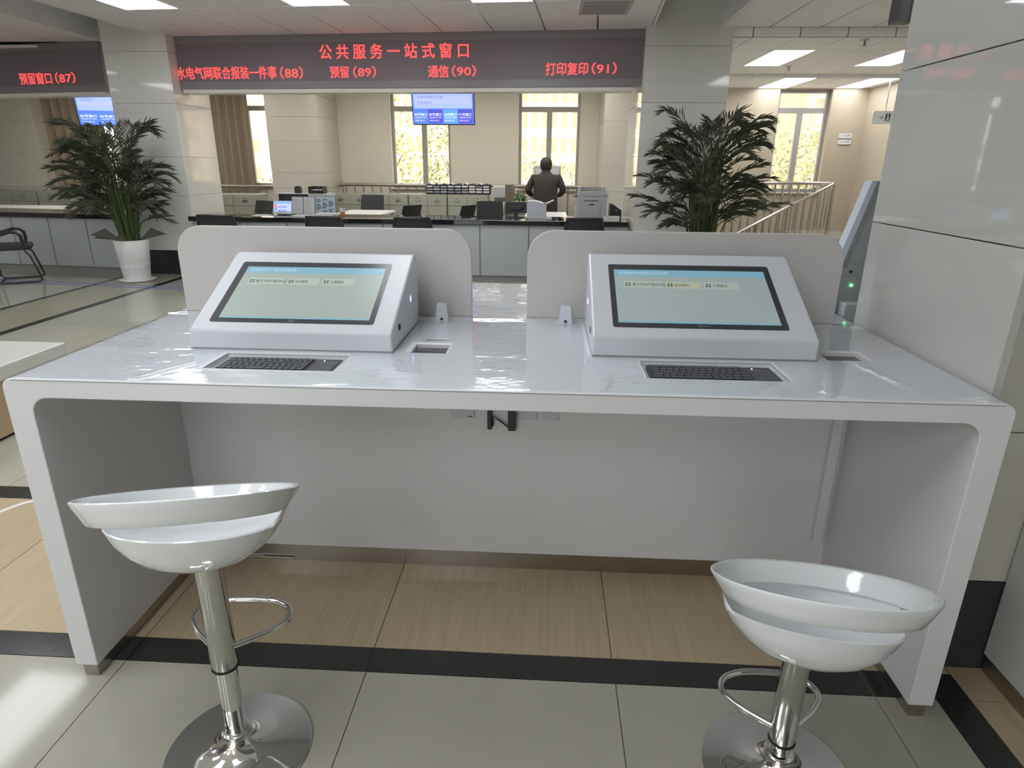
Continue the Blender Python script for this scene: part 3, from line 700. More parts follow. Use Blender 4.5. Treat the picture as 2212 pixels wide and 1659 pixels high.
# ------------------------------------------------------------------ queue monitors hanging behind the boards
SKYP = mat('monitor_pale_blue', (.2, .3, .5), .3, emit=(.42, .54, .95), es=.95)
SKYQ = mat('monitor_lilac', (.2, .3, .5), .3, emit=(.50, .55, .97), es=.95)
CELL = [mat('monitor_cell_blue', (.1, .2, .5), .3, emit=(.10, .22, .82), es=.95), mat('monitor_cell_indigo', (.1, .1, .4), .3, emit=(.09, .09, .62), es=.95),
        mat('monitor_cell_azure', (.1, .3, .6), .3, emit=(.13, .36, .95), es=.95)]
TVTXT = mat('monitor_white_text', (.6, .6, .7), .3, emit=(.85, .88, 1), es=1.0)
TVGREY = mat('monitor_grey_text', (.1, .15, .25), .3, emit=(.17, .22, .42), es=.9)
def monitor_tv(label, c, rz, w, h, tilt, cells, lines):
    t = thing('queue_monitor', label, 'monitor', c, rz)
    R = Matrix.Rotation(tilt, 4, 'X')
    def part(mb, name, m, parent=t):
        mb.v = [tuple(R @ Vector(p)) for p in mb.v]; return mb.build(name, m, parent)
    part(MB().box(-w/2-.012, w/2+.012, 0, .05, -h/2-.014, h/2+.014), 'casing', BLACK)
    part(MB().box(-w/2, w/2, -.003, 0.001, -h/2, h/2), 'screen', CELL[0])
    part(MB().box(-w/2+.02, w/2-.02, -.005, -.003, -h*.02, h/2-.004), 'notice_area', SKYP)
    part(MB().box(-w/2+.05, w/2-.05, -.006, -.005, h*.12, h*.33), 'notice_glow', SKYQ)
    n = len(cells); cw = (w-.02)/n
    for k, (body, ci) in enumerate(cells):
        x0 = -w/2+.01+k*cw
        part(MB().box(x0, x0+cw-.006, -.005, -.003, -h/2+.008, -h*.045), 'window_cell', CELL[ci])
        for (tx, a0, a1, b0, b1) in ((body, .06, .88, .26, .46), ('当前排号 空闲', .08, .86, .52, .64), ('等待人数 无', .08, .72, .74, .86)):
            zt = -h*.045; zs = -h/2+.008-zt
            p = R @ Vector((x0+(a0+a1)/2*cw, -.0075, zt+(b0+b1)/2*zs)); lettering(tx, (a1-a0)*cw, -(b1-b0)*zs, TVTXT, t, p, (tilt, 0, 0), .01 if b0 < .3 else 0)
    for k, tx in enumerate(lines):
        p = R @ Vector((-w/2+.06+len(tx)*.021, -.0085, h*(.33-.17*k))); lettering(tx, len(tx)*.042, .038, TVGREY, t, p, (tilt, 0, 0))
    MB().tube([(0, .03, h/2), (0, .03, 2.95-c[2])], .02, 8).build('ceiling_pole', LED_FR, t)
a = at(957, 233, 9.55)
monitor_tv('blue queue monitor hanging behind the wide LED board, showing four window numbers', (a.x, 9.55, a.z), math.radians(-3), 0.86, .415, math.radians(8), [('88号窗口', 0), ('89号窗口', 1), ('90号窗口', 2), ('91号窗口', 1)], ['·水电气网联合报装', '·打印复印'])
a = at(228, 238, 10.3)
monitor_tv('blue queue monitor in the left bay half hidden by the pillar', (a.x+.03, 10.3, a.z), math.radians(12), .86, .43, math.radians(8), [('85号窗口', 0), ('86号窗口', 0), ('87号窗口', 0)], ['·预留窗口'])

# ------------------------------------------------------------------ curtains
def curtain(label, x0, x1, y, z0, z1, folds, amp=.05, gather=1.):
    n = folds*8; vs = []; fs = []
    zs = [z0, z0+.25*(z1-z0), z0+.6*(z1-z0), z1]
    for th in (0, .012):
        for zi, z in enumerate(zs):
            g = 1-(1-gather)*(1-zi/3)
            for i in range(n+1):
                u = i/n; xx = x1-(x1-x0)*(1-u)*g
                vs.append((xx, y+th+amp*math.sin(u*folds*2*math.pi+.5*math.sin(u*9))*(.75+.25*zi/3), z))
    m = n+1; q = len(zs)*m
    for off in (0, q):
        for r in range(3):
            for i in range(n): fs.append((off+r*m+i, off+r*m+i+1, off+(r+1)*m+i+1, off+(r+1)*m+i))
    for i in range(n): fs.append((i, i+1, q+i+1, q+i)); fs.append((3*m+i, 3*m+i+1, q+3*m+i+1, q+3*m+i))
    for r in range(3):
        fs.append((r*m, (r+1)*m, q+(r+1)*m, q+r*m)); fs.append((r*m+n, (r+1)*m+n, q+(r+1)*m+n, q+r*m+n))
    mb = MB(); mb.add(vs, fs); o = mb.build('curtain', CURT, smooth=True); return tag(o, label, 'curtain', 'beige curtains')
curtain('long beige curtain beside the left pillar, left of the sunlit window strip', -6.78, -5.72, 12.80, .70, 2.9, 6)
curtain('long beige curtain hanging behind the left palm', -10.05, -8.62, 12.82, .70, 2.9, 8)
curtain('edge of a beige curtain at the left picture border', -12.4, -11.1, 12.82, .70, 2.9, 6)

# ------------------------------------------------------------------ window rails
RAILM = mat('rail_steel', (.40, .37, .32), .32, .7, noise_amt=.1, nscale=20)
def window_rail(label, x0, x1, y, zt, zb, step=.17):
    t = thing('window_rail', label, 'railing', (x0, y, 0))
    L_ = x1-x0
    MB().tube([(0, 0, zt), (L_, 0, zt)], .032, 10).build('hand_rail', RAILM, t, smooth=True)
    MB().tube([(-.03, 0, zt), (.0, 0, zt)], .055, 12).build('end_cap', RAILM, t, smooth=True)
    MB().tube([(0, 0, zb), (L_, 0, zb)], .018, 8).build('bottom_rail', RAILM, t)
    n = int(L_/step)
    me = MB().tube([(0, 0, zb), (0, 0, zt)], .014, 8).build('baluster', RAILM, me_only=True)
    for k in range(n):
        o = bpy.data.objects.new('baluster', me); link(o, t); o.location.x = step*(k+.6)
    for k in (.04, L_-.04): MB().tube([(k, 0, 0), (k, 0, zt)], .022, 8).build('post', RAILM, t)
a0 = at(731, 397, 12.6); a1 = at(1285, 400, 12.6)
window_rail('steel rail with balusters in front of the two middle office windows', -3.98, .88, 12.62, a0.z-.01, .55)
window_rail('short steel rail below the curtain beside the left pillar', -6.9, -5.02, 12.6, at(530, 402, 12.6).z, .5)
window_rail('steel rail below the curtain behind the left palm', -9.70, -8.2, 12.6, at(160, 405, 12.6).z, .5)
window_rail('bit of steel rail at the left picture border', -12.6, -11.0, 12.6, at(12, 404, 12.6).z, .5)

# ------------------------------------------------------------------ file cabinets
HANDLE = mat('nickel_handle', (.6, .6, .58), .25, 1., noise_amt=.05)
def cabinet(label, x0, w, y, h, d=.45, n=2, group='grey steel file cabinets'):
    t = thing('file_cabinet', label, 'cabinet', (x0, y, 0), 0, group)
    MB().box(.003, w-.003, .012, d, 0, h).build('body', GREYCAB, t, bevel=.004)
    dw = w/n
    for k in range(n):
        for z0, z1, nm in ((.03, h-.20, 'door'), (h-.19, h-.02, 'drawer')):
            dr = MB().box(k*dw+.012, (k+1)*dw-.012, 0, .012, z0, z1).build(nm, GREYCAB, t, bevel=.002)
            if nm == 'drawer':
                c = (k+.5)*dw
                MB().box(c-.05, c+.05, -.012, 0, h-.105, h-.09).build('handle', HANDLE, dr); MB().box(c-.04, c+.04, -.004, 0, h-.135, h-.115).build('label_holder', HANDLE, dr)
                MB().box(c-.008, c+.008, -.004, 0, h-.07, h-.055).build('lock', BLACK, dr)
YC = 12.05
hz = at(1000, 421, YC).z
names = ['grey steel file cabinet leftmost of the row under the middle windows', 'grey steel file cabinet second from left in the row under the windows',
         'grey steel file cabinet under the left end of the tray rack', 'grey steel file cabinet under the right end of the tray rack']
xs = [at(px, 440, YC).x for px in (715, 799, 882, 966, 1054)]
for k in range(4): cabinet(names[k], xs[k]+.004, xs[k+1]-xs[k]-.008, YC, hz)
xa, xb = at(483, 440, 11.3).x, at(556, 440, 11.3).x
cabinet('grey steel file cabinet below the curtain, right of the left pillar', xa-.25, xb-xa+.25, 11.3, at(520, 420, 11.3).z, d=.5)
for k, (p, q, l) in enumerate(((-30, 80, 'grey steel file cabinet at the left picture border'), (81, 192, 'grey steel file cabinet behind the left palm'))):
    xa, xb = at(p, 430, 12.0).x, at(q, 430, 12.0).x; cabinet(l, xa, xb-xa-.01, 12.0, at(80, 412, 12).z)

# tray rack on the cabinets
TRAY = mat('navy_tray_plastic', (.035, .035, .075), .3, noise_amt=.1)
xa, xb, za, zb = rect(921, 391, 1058, 420, 12.15)
t = thing('letter_tray_rack', 'dark blue letter tray rack full of papers on the file cabinets', 'tray rack', (xa, 12.15, hz))
w = xb-xa; hh = zb-hz
for k in range(4): MB().box(0, w, 0, .30, .012+k*(hh-.10)/3, .036+k*(hh-.10)/3).build('shelf', TRAY, t)
for k in range(10): MB().box(k*w/9-.006 if k else 0, k*w/9+.006 if k < 9 else w, 0, .30, 0, hh-.06).build('divider', TRAY, t)
random.seed(4)
for r in range(3):
    for k in range(9):
        z0 = .036+r*(hh-.10)/3; th = random.uniform(.008, .03)
        MB().box(k*w/9+.012, (k+1)*w/9-.012, -.01, .25, z0+.001, z0+th).build('paper_pile', PAPER, t)
for k in range(9):
    x0 = k*w/9+.01; z0 = hh-.078+.0
    s_ = MB(); s_.prism([(x0, z0), (x0+.06, z0+.035+.02*(k % 2)), (x0+w/9-.02, z0+.012), (x0+w/9-.02, z0+.004), (x0+.06, z0+.02+.02*(k % 2)), (x0, z0-.006)], -.01, .24, 'y'); s_.build('loose_paper', PAPER if k % 2 else TRAY, t)

# ------------------------------------------------------------------ chairs
def visitor_chair(name='visitor_chair'):
    t = thing(name, 'x', 'chair')
    for s_ in (-1, 1):
        x = .235*s_
        p = [(x, -.17, .41), (x, -.185, .20), (x, -.175, .05), (x, -.14, .015), (x, .0, .012), (x, .25, .012), (x, .29, .03), (x, .285, .08), (x, .22, .34), (x, .17, .405)]
        MB().tube(p, .0125, 8).build('sled_leg', BLACK, t, smooth=True)
        p = [(x*1.04, -.20, .52), (x*1.10, -.08, .60), (x*1.12, .06, .645), (x*1.12, .13, .64), (x*1.12, .17, .60), (x*1.10, .175, .52), (x*1.02, .165, .455)]
        MB().tube(p, [.022, .022, .02, .02, .02, .019, .016], 8).build('armrest', BLACK, t, smooth=True)
    MB().tube([(-.235, -.15, .014), (.235, -.15, .014)], .0115, 8).build('cross_bar', BLACK, t)
    q = rpoly([(-.25, -.22), (.25, -.22), (.25, .25), (-.25, .25)], .07, 5)
    MB().prism(q, .415, .475, 'z').build('seat', MESHB, t, smooth=True, bevel=.02)
    # backrest: curved frame with mesh
    def bk(u, v): # u -1..1, v 0..1
        wv = .225+.02*math.sin(v*math.pi)-.02*v
        return Vector((u*wv, -.20-.13*v-.035*(1-u*u), .47+.42*v))
    fr = [bk(-1, v/8) for v in range(9)]+[bk(u/4, 1) for u in range(-3, 4)]+[bk(1, 1-v/8) for v in range(9)]
    MB().tube(fr, .016, 8).build('back_frame', BLACK, t, smooth=True)
    vs = []; fs = []
    for th in (0, .006):
        for j in range(9):
            for i in range(9): p = bk(-1+i/4, j/8); vs.append((p.x, p.y+th, p.z))
    for off in (0, 81):
        for j in range(8):
            for i in range(8): k = off+j*9+i; fs.append((k, k+1, k+10, k+9))
    mb = MB(); mb.add(vs, fs); mb.build('back_mesh', MESHB, t, smooth=True)
    lum = [bk(-.55, .06), bk(-.55, .30), bk(-.45, .36), bk(.45, .36), bk(.55, .30), bk(.55, .06)]
    MB().tube([p+Vector((0, -.012, 0)) for p in lum], .012, 6).build('lumbar_loop', BLACK, t, smooth=True)
    return t
def office_chair():
    t = thing('office_chair', 'x', 'chair')
    for k in range(5):
        a_ = 2*math.pi*k/5; c, s_ = math.cos(a_), math.sin(a_)
        lg = MB().tube([(0, 0, .10), (.28*c, .28*s_, .065)], [.025, .016], 6).build('base_leg', BLACK, t)
        MB().lathe([(0, -.02), (.028, -.02), (.028, .02), (0, .02)], 12, (.28*c, .28*s_, .029), Matrix.Rotation(math.pi/2, 4, 'X')).build('castor', BLACK, lg)
    MB().tube([(0, 0, .08), (0, 0, .42)], .025, 10).build('gas_column', CHROMED, t)
    MB().prism(rpoly([(-.24, -.23), (.24, -.23), (.24, .24), (-.24, .24)], .07, 4), .42, .49, 'z').build('seat', MESHB, t, smooth=True, bevel=.02)
    def bk(u, v): return Vector((u*(.215-.015*v), -.22-.11*v-.03*(1-u*u), .56+.40*v))
    vs = []; fs = []
    for th in (0, .02):
        for j in range(7):
            for i in range(7): p = bk(-1+i/3, j/6); vs.append((p.x, p.y+th, p.z))
    for off in (0, 49):
        for j in range(6):
            for i in range(6): k = off+j*7+i; fs.append((k, k+1, k+8, k+7))
    ring = [i for i in range(7)]+[6+7*j for j in range(1, 7)]+[42+i for i in range(5, -1, -1)]+[7*j for j in range(5, 0, -1)]
    for q in range(len(ring)): fs.append((ring[q], ring[(q+1) % len(ring)], ring[(q+1) % len(ring)]+49, ring[q]+49))
    mb = MB(); mb.add(vs, fs); mb.build('backrest', MESHB, t, smooth=True)
    MB().tube([(0, -.05, .42), (0, -.25, .44), (0, -.27, .60)], .02, 8).build('back_bar', BLACK, t, smooth=True)
    for s_ in (-1, 1):
        MB().tube([(.22*s_, -.05, .45), (.27*s_, -.05, .50), (.27*s_, -.02, .66)], .014, 6).build('arm_post', BLACK, t, smooth=True)
        MB().box(.24*s_-.0 if s_ > 0 else -.30, .30 if s_ > 0 else -.24, -.14, .12, .66, .685).build('arm_pad', BLACK, t, bevel=.008)
    return t
vc = visitor_chair()
spots = [(-6.9, 7.95, -55, 'black mesh visitor chair with looped arms at the left picture border'),
         (-3.98, 7.95, 4, 'black mesh visitor chair at the counter, nearest the left pillar'), (-2.63, 7.95, -3, 'black mesh visitor chair at the counter below the document stands'),
         (-1.60, 7.95, 2, 'black mesh visitor chair at the counter, third from the left pillar'), (.44, 8.15, 0, 'black mesh visitor chair at the counter in front of the grey copier')]
for k, (x, y, rz, l) in enumerate(spots):
    c = vc if k == 0 else copy_tree(vc); c.location = (x, y, 0); c.rotation_euler.z = math.radians(rz); tag(c, l, 'chair', 'black visitor chairs')
oc = office_chair()
spots = [(535, 450, 9.9, 150, 'black office chair behind the counter, right of the left pillar'), (792, 436, 11.2, 175, 'black office chair behind the white office desk, back to the cabinets'),
         (858, 456, 10.0, 60, 'black office chair at the right end of the white office desk'), (976, 456, 10.2, 65, 'black office chair with reclined back in front of the tray rack'),
         (1062, 452, 9.9, 190, 'black office chair seen from behind, left of the dark monitor'), (150, 445, 9.85, 160, 'black office chair in the left bay beside the palm')]
for k, (px, py, y, rz, l) in enumerate(spots):
    c = oc if k == 0 else copy_tree(oc); p = at(px, py, y); c.location = (p.x, y, 0); c.rotation_euler.z = math.radians(rz); tag(c, l, 'chair', 'black office chairs')
    c.rotation_euler.z = math.radians(rz); c.location.y = y
    s_ = (p.z+.10)/.96; c.scale = (1, 1, max(.85, min(1.05, s_)))

# ------------------------------------------------------------------ white office desks
def office_desk(label, x0, x1, y0, y1, h=.75):
    t = thing('office_desk', label, 'desk', (x0, y0, 0))
    w, d = x1-x0, y1-y0
    MB().box(0, w, 0, d, h-.03, h).build('desk_top', WHITE, t, bevel=.004)
    for x in (.03, w-.06):
        for y in (.04, d-.07): MB().box(x, x+.03, y, y+.03, 0, h-.03).build('leg', PRINTERG, t)
    MB().box(.06, w-.06, d*.5, d*.5+.02, .3, h-.03).build('modesty_board', WHITE, t)
office_desk('white office desk behind the price sheet and paper stacks', -3.3, -2.55, 9.75, 10.95)
office_desk('white office desk right of the small white printer', -.35, .30, 9.45, 11.0)
office_desk('white office desk in the left bay near the picture border', -10.2, -7.6, 10.25, 11.1)
# ------------------------------------------------------------------ things on the counter
CT = .803
def on_counter(px0, py0, px1, py1, Y): x0, x1, z0, z1 = rect(px0, py0, px1, py1, Y); return x0, x1, z1
x0, x1, zt = on_counter(590, 433, 628, 462, 8.95)
t = thing('counter_tablet', 'small white tablet with a lit blue page on the counter', 'tablet', ((x0+x1)/2, 8.95, CT))
w, h = (x1-x0)/2, zt-CT
R = Matrix.Rotation(math.radians(-14), 4, 'X')
def rb(m, *a): t_ = MB().box(*a); t_.v = [tuple(m @ Vector(p)) for p in t_.v]; return t_
rb(R, -w, w, 0, .025, .012, h).build('case', SHELL, t, bevel=.004)
scr = rb(R, -w+.015, w-.015, -.002, .001, .05, h-.012).build('screen', SKYQ, t)
rb(R, -w+.02, w-.02, -.0035, -.002, h-.04, h-.017).build('title_bar', CELL[2], scr)
rb(R, -w+.022, -w+.055, -.0035, -.002, h-.10, h-.045).build('red_tile', mat('screen_red', (.5, .1, .1), .3, emit=(.75, .2, .22), es=.9), scr); rb(R, -w+.022, -w+.055, -.0035, -.002, h-.13, h-.105).build('blue_tile', CELL[0], scr)
for r in range(2):
    for k in range(4): rb(R, -w+.075+k*.032, -w+.093+k*.032, -.0035, -.002, h-.095-r*.05, h-.075-r*.05).build('icon', CELL[1], scr)
MB().box(-w*.5, w*.5, .01, .09, 0, .012).build('foot', BLACK, t)

def sheet_stand(name, label, cat, px0, py0, px1, py1, Y, cols, mcol, lines, group=None, tilt=-12):
    x0, x1, zt = on_counter(px0, py0, px1, py1, Y); w, h = x1-x0, zt-CT
    t = thing(name, label, cat, ((x0+x1)/2, Y, CT), 0, group)
    R = Matrix.Rotation(math.radians(tilt), 4, 'X')
    rb(R, -w/2, w/2, .004, .012, .01, h).build('back_plate', PRINTERD, t)
    cw = w/cols
    for k in range(cols):
        p = rb(R, -w/2+k*cw+.006, -w/2+(k+1)*cw-.006, 0, .004, .02, h-.006).build('printed_sheet', mcol, t)
        n = lines
        for c in range(3 if cols == 1 else 1):
            ww = (cw-.03)/(3 if cols == 1 else 1)
            for r in range(n):
                if cols == 1 and (r+c) % 5 == 2: continue
                z = h-.05-(h-.09)*r/max(1, n-1); xx = -w/2+k*cw+.015+c*ww
                rb(R, xx, xx+ww*(.8 if (r*7+c) % 3 else .6), -.001, 0, z-.006 if cols == 1 else z-.002, z+.006 if cols == 1 else z+.002).build('printed_line', INKM if cols == 1 else LOGO, p)
    MB().box(-w/2, w/2, 0, .10, 0, .012).build('stand_foot', PRINTERD, t)
BLUEP = mat('pale_blue_print', (.36, .45, .50), .5, noise_amt=.05, nscale=10)
GREYP = mat('grey_print', (.52, .52, .52), .6, noise_amt=.05, nscale=10)
sheet_stand('document_stand', 'twin document stand with two grey printed pages beside the tablet', 'document stand', 630, 424, 677, 458, 8.93, 2, GREYP, 12)
sheet_stand('price_sheet', 'pale blue notice sheet in a stand, right of the twin pages', 'notice', 681, 423, 722, 457, 8.93, 1, BLUEP, 9)
def pile(name, label, px0, px1, py0, Y, n, d=.2, m=PAPER):
    x0, x1, zt = on_counter(px0, py0, px1, 470, Y); t = thing(name, label, 'papers', ((x0+x1)/2, Y, CT)); w = x1-x0; hh = max(.006, zt-CT)
    random.seed(int(px0))
    for k in range(n):
        o = MB().box(-w/2, w/2, 0, d, hh*k/n, hh*(k+1)/n-.001).build('paper_bundle', m, t); o.location.x = random.uniform(-.015, .015); o.rotation_euler.z = random.uniform(-.05, .05)
pile('paper_stack', 'stack of white papers in front of the pale blue notice sheet', 681, 722, 461, 8.68, 5, .16)
pile('paper_stack', 'low pile of papers in front of the twin document stand', 631, 676, 465, 8.68, 3, .16)
pile('paper_sheet', 'loose white sheet on the counter left of the tablet', 545, 582, 471, 8.72, 1, .22)
pile('paper_sheet', 'loose papers on the counter beside the grey copier', 1305, 1340, 468, 8.56, 2, .14)
def mon(label, px0, py0, px1, py1, Y, rz=180):
    x0, x1, z0, z1 = rect(px0, py0, px1, py1, Y); t = thing('computer_monitor', label, 'monitor', ((x0+x1)/2, Y, .78 if Y > 9.3 else CT)); w = (x1-x0)/2; b = t.location.z
    MB().box(-w, w, 0, .03, z0-b, z1-b).build('panel', BLACK, t, bevel=.006); MB().box(-w*.6, w*.6, -.025, 0, z0-b+.04, z1-b-.05).build('rear_cover', BLACK, t, bevel=.01)
    MB().box(-.03, .03, .005, .03, 0, z0-b+.05).build('neck', BLACK, t); MB().box(-.11, .11, -.09, .10, 0, .015).build('foot', BLACK, t)
mon('dark monitor seen from behind, left of the small white printer', 1092, 436, 1138, 460, 9.1)
mon('dark monitor behind the twin document stand', 604, 419, 664, 448, 9.22)
# speaker, black folder box, cup
x0, x1, z0, z1 = rect(637, 402, 648, 421, 11.05)
t = thing('table_speaker', 'small rounded black speaker on the shelf behind the document stand', 'speaker', ((x0+x1)/2, 11.05, 1.0)); w = (x1-x0)/2
MB().prism(rpoly([(-w, 0), (w, 0), (w, z1-1), (-w, z1-1)], [0, 0, w*.8, w*.8]), 0, .08, 'y').build('body', BLACK, t); MB().box(-w*.6, w*.6, -.004, 0, .02, z1-1.05).build('grille', MESHB, t)
t = thing('shelf_unit', 'low grey shelf unit carrying the speaker and the black file box', 'shelf', ((x0+x1)/2, 11.05, 0))
MB().box(-.35, .55, -.1, .3, .72, 1.0).build('upper_box', PRINTERG, t, bevel=.004); MB().box(-.33, .53, -.08, .28, 0, .72).build('base', GREYCAB, t)
x0, x1, z0, z1 = rect(667, 403, 697, 421, 11.0)
t = thing('file_box', 'black file box with a white slip behind the notice sheet', 'file box', ((x0+x1)/2, 11.0, 1.0)); w = (x1-x0)/2; h = z1-1.0
for bb in ((-w, w, .2, .21, 0, h), (-w, -w+.01, 0, .2, 0, h), (w-.01, w, 0, .2, 0, h), (-w, w, 0, .2, 0, .01), (-w, w, 0, .01, 0, h*.45)): MB().box(*bb).build('panel', BLACK, t)
MB().box(-w+.05, w-.01, -.01, .15, h*.5, h*.53).build('paper_slip', PAPER, t)
p = at(739, 450, 9.0)
t = thing('paper_cup', 'orange and white paper cup beside the notice sheet', 'cup', (p.x, 9.0, CT))
MB().lathe([(0, 0), (.030, 0), (.038, .05), (.034, .05), (.028, .004), (0, .004)], 20).build('cup_bottom', mat('orange_print', (.55, .22, .10), .5, noise_amt=.1), t, smooth=True)
MB().lathe([(.038, .05), (.043, .10), (.041, .10), (.036, .052)], 20).build('cup_rim', PAPER, t, smooth=True)

# ------------------------------------------------------------------ printers
x0, x1, zt = on_counter(1138, 433, 1181, 468, 8.85)
t = thing('laser_printer', 'small white laser printer with a paper sheet sticking up', 'printer', ((x0+x1)/2, 8.80, CT)); w = (x1-x0)/2; h = zt-CT
MB().prism(rpoly([(-w, .01), (w, .01), (w, h*.78), (w*.3, h*.92), (-w*.4, h), (-w, h*.93)], [.01, .01, .02, .03, .03, .03]), 0, .30, 'y').build('body', SHELL, t, bevel=.006)
MB().box(-w*.2, w*.95, .05, .25, h*.80, h*.86).build('output_slot', PRINTERD, t)
MB().prism([(w*.55, h*.74), (w*1.7, h*1.02), (w*1.72, h*.99), (w*.6, h*.69)], .06, .26, 'y').build('paper_sheet', PAPER, t)
MB().box(-w*.9, w*1.55, -.02, .25, 0, .012).build('paper_tray', PRINTERG, t)
x0, x1, zt = on_counter(1245, 404, 1314, 467, 8.85)
t = thing('multifunction_copier', 'large grey copier with an open output tray standing on the counter', 'copier', ((x0+x1)/2, 8.74, CT)); w = (x1-x0)/2; h = zt-CT
MB().box(-w, w*.92, 0, .40, .02, h*.73).build('body', PRINTERG, t, bevel=.012)
MB().prism([(0, h*.73), (.0, h*.80), (.05, h*.84), (.40, h*.86), (.40, h*.73)], -w*.92, w, 'x').build('scanner_deck', PRINTERG, t, bevel=.008)
for bb in ((-w*.9, -w*.78, .03, .38, h*.80, h), (w*.62, w*.8, .03, .38, h*.80, h), (-w*.9, w*.8, .34, .38, h*.80, h), (-w*.9, w*.8, .02, .06, h*.80, h*.88)): MB().box(*bb).build('tray_wall', PRINTERG, t, bevel=.004)
MB().box(-w*.78, w*.62, .06, .34, h*.84, h*.86).build('tray_floor', PRINTERD, t)
MB().box(-w*1.22, -w*.75, .02, .20, h*.70, h*.755).build('control_panel', PRINTERD, t, bevel=.004)
dr = MB().box(-w*.72, w*.5, -.012, 0, h*.08, h*.52).build('front_door', PRINTERG, t, bevel=.004); MB().box(-w*.25, w*.1, -.018, -.012, h*.46, h*.50).build('door_handle', PRINTERD, dr)
MB().box(-w*.55, w*.35, -.004, 0, h*.58, h*.61).build('vent_line', PRINTERD, t); MB().box(-w*1.1, -w, .05, .3, .02, h*.35).build('side_tray', SHELL, t)
x0, x1, zt = on_counter(1316, 440, 1341, 465, 8.95)
t = thing('black_box_file', 'black box leaning between the copier and the right pillar', 'box', ((x0+x1)/2, 8.80, CT)); w = (x1-x0)/2; h = zt-CT
MB().prism([(-w, 0), (w, 0), (w, h*.62), (-w*.6, h), (-w, h)], 0, .3, 'y').build('body', BLACK, t, bevel=.004); MB().box(-.01, .02, -.003, 0, h*.6, h*.66).build('label_tab', HANDLE, t)

# far photocopier, side table printer, partition, pot plant
x0, x1, z0, z1 = rect(1150, 358, 1213, 450, 11.9)
t = thing('floor_photocopier', 'tall grey photocopier with raised lid in front of the window, before the person', 'photocopier', ((x0+x1)/2, 11.9, 0)); w = (x1-x0)/2
MB().box(-w*.8, w, 0, .55, 0, 1.0).build('body', PRINTERG, t, bevel=.01); MB().box(-w, w, .45, .52, 1.0, z1).build('raised_lid', PRINTERG, t, bevel=.012); MB().box(-w*.85, w*.85, .435, .45, 1.04, z1-.05).build('lid_underside', SHELL, t)
for k in range(3): d_ = MB().box(-w*.75, w*.95, -.012, 0, .15+k*.26, .38+k*.26).build('paper_drawer', PRINTERG, t, bevel=.003); MB().box(-.1, .14, -.018, -.012, .33+k*.26, .36+k*.26).build('drawer_grip', PRINTERD, d_)
x0, x1, z0, z1 = rect(1064, 404, 1108, 424, 11.4)
t = thing('inkjet_printer', 'flat white printer on a side table beside the brown partition', 'printer', ((x0+x1)/2, 11.4, 0)); w = (x1-x0)/2
MB().box(-w, w, 0, .35, z1-.18, z1-.02).build('body', PRINTERG, t, bevel=.01); MB().box(-w, w, 0, .35, z1-.02, z1).build('lid', SHELL, t, bevel=.004); MB().box(-w*.8, w*.8, -.05, .2, z1-.24, z1-.18).build('tray', PRINTERD, t)
MB().box(-w*1.1, w*1.1, -.05, .4, z1-.29, z1-.24).build('side_table_top', WHITE, t)
for xx in (-w, w-.04):
    for yy in (0, .32): MB().box(xx, xx+.04, yy, yy+.04, 0, z1-.29).build('table_leg', PRINTERG, t)
x0, x1, z0, z1 = rect(1091, 399, 1107, 445, 10.6)
t = thing('desk_partition', 'narrow brown partition board standing left of the person', 'partition', ((x0+x1)/2, 10.6, 0))
BROWN = mat('brown_board', (.19, .16, .12), .5, noise_amt=.1)
MB().box((x0-x1)/2, (x1-x0)/2, 0, .5, .05, z1).build('board', BROWN, t, bevel=.004); MB().box((x0-x1)/2-.03, (x1-x0)/2+.03, 0, .5, 0, .05).build('foot', BLACK, t)
x0, x1, z0, z1 = rect(1113, 412, 1131, 434, 11.3)
t = thing('potted_plant', 'small bushy green plant on the office shelf beside the partition', 'plant', ((x0+x1)/2, 11.3, 0))
MB().lathe([(0, .80), (.05, .80), (.07, .90), (.06, .90), (0, .88)], 16).build('pot', POTW, t); MB().box(-.1, .13, -.1, .1, .0, .80).build('plant_stand', GREYCAB, t)
mb = MB(); random.seed(9)
for k in range(60):
    a_ = random.uniform(0, 6.28); e_ = random.uniform(.1, 1.3); r_ = random.uniform(.06, .13); c = Vector((r_*math.cos(a_)*math.cos(e_), r_*math.sin(a_)*math.cos(e_), .90+1.1*r_*math.sin(e_)))
    d1 = Vector((random.uniform(-1, 1), random.uniform(-1, 1), random.uniform(-.5, 1))).normalized()*.045; d2 = Vector((random.uniform(-1, 1), random.uniform(-1, 1), random.uniform(-1, 1))).normalized()*.022
    mb.add([c-d1, c+d2, c+d1, c-d2], [(0, 1, 2, 3)])
mb.build('leaves', mat('bright_leaf', (.10, .17, .05), .4, noise_amt=.3), t)

# ------------------------------------------------------------------ person at the photocopier
p = at(1180, 341, 11.35)
H = p.z
person = thing('person', 'person in a dark coat seen from behind at the window, leaning over the photocopier', 'person', (p.x, 11.35, 0))
COAT = mat('dark_coat', (.036, .031, .027), .8, noise_amt=.15, nscale=20); TROUS = mat('dark_trousers', (.03, .03, .033), .8, noise_amt=.2, nscale=20); SKIN = mat('skin', (.45, .29, .21), .5, noise_amt=.05); HAIR = mat('black_hair', (.02, .017, .015), .5, noise_amt=.3, nscale=60, stretch=(1, 1, .2))
V = []; E_ = []; RAD = []
def jv(p, r, par=None):
    V.append(p); RAD.append(r if isinstance(r, tuple) else (r, r))
    if par is not None: E_.append((par, len(V)-1))
    return len(V)-1
k = H/1.66
pel = jv((0, 0, .92*k), (.155, .12)); sp = jv((0, .02, 1.08*k), (.165, .115), pel); ch = jv((0, .05, 1.24*k), (.175, .12), sp); sh = jv((0, .065, 1.37*k), (.11, .085), ch)
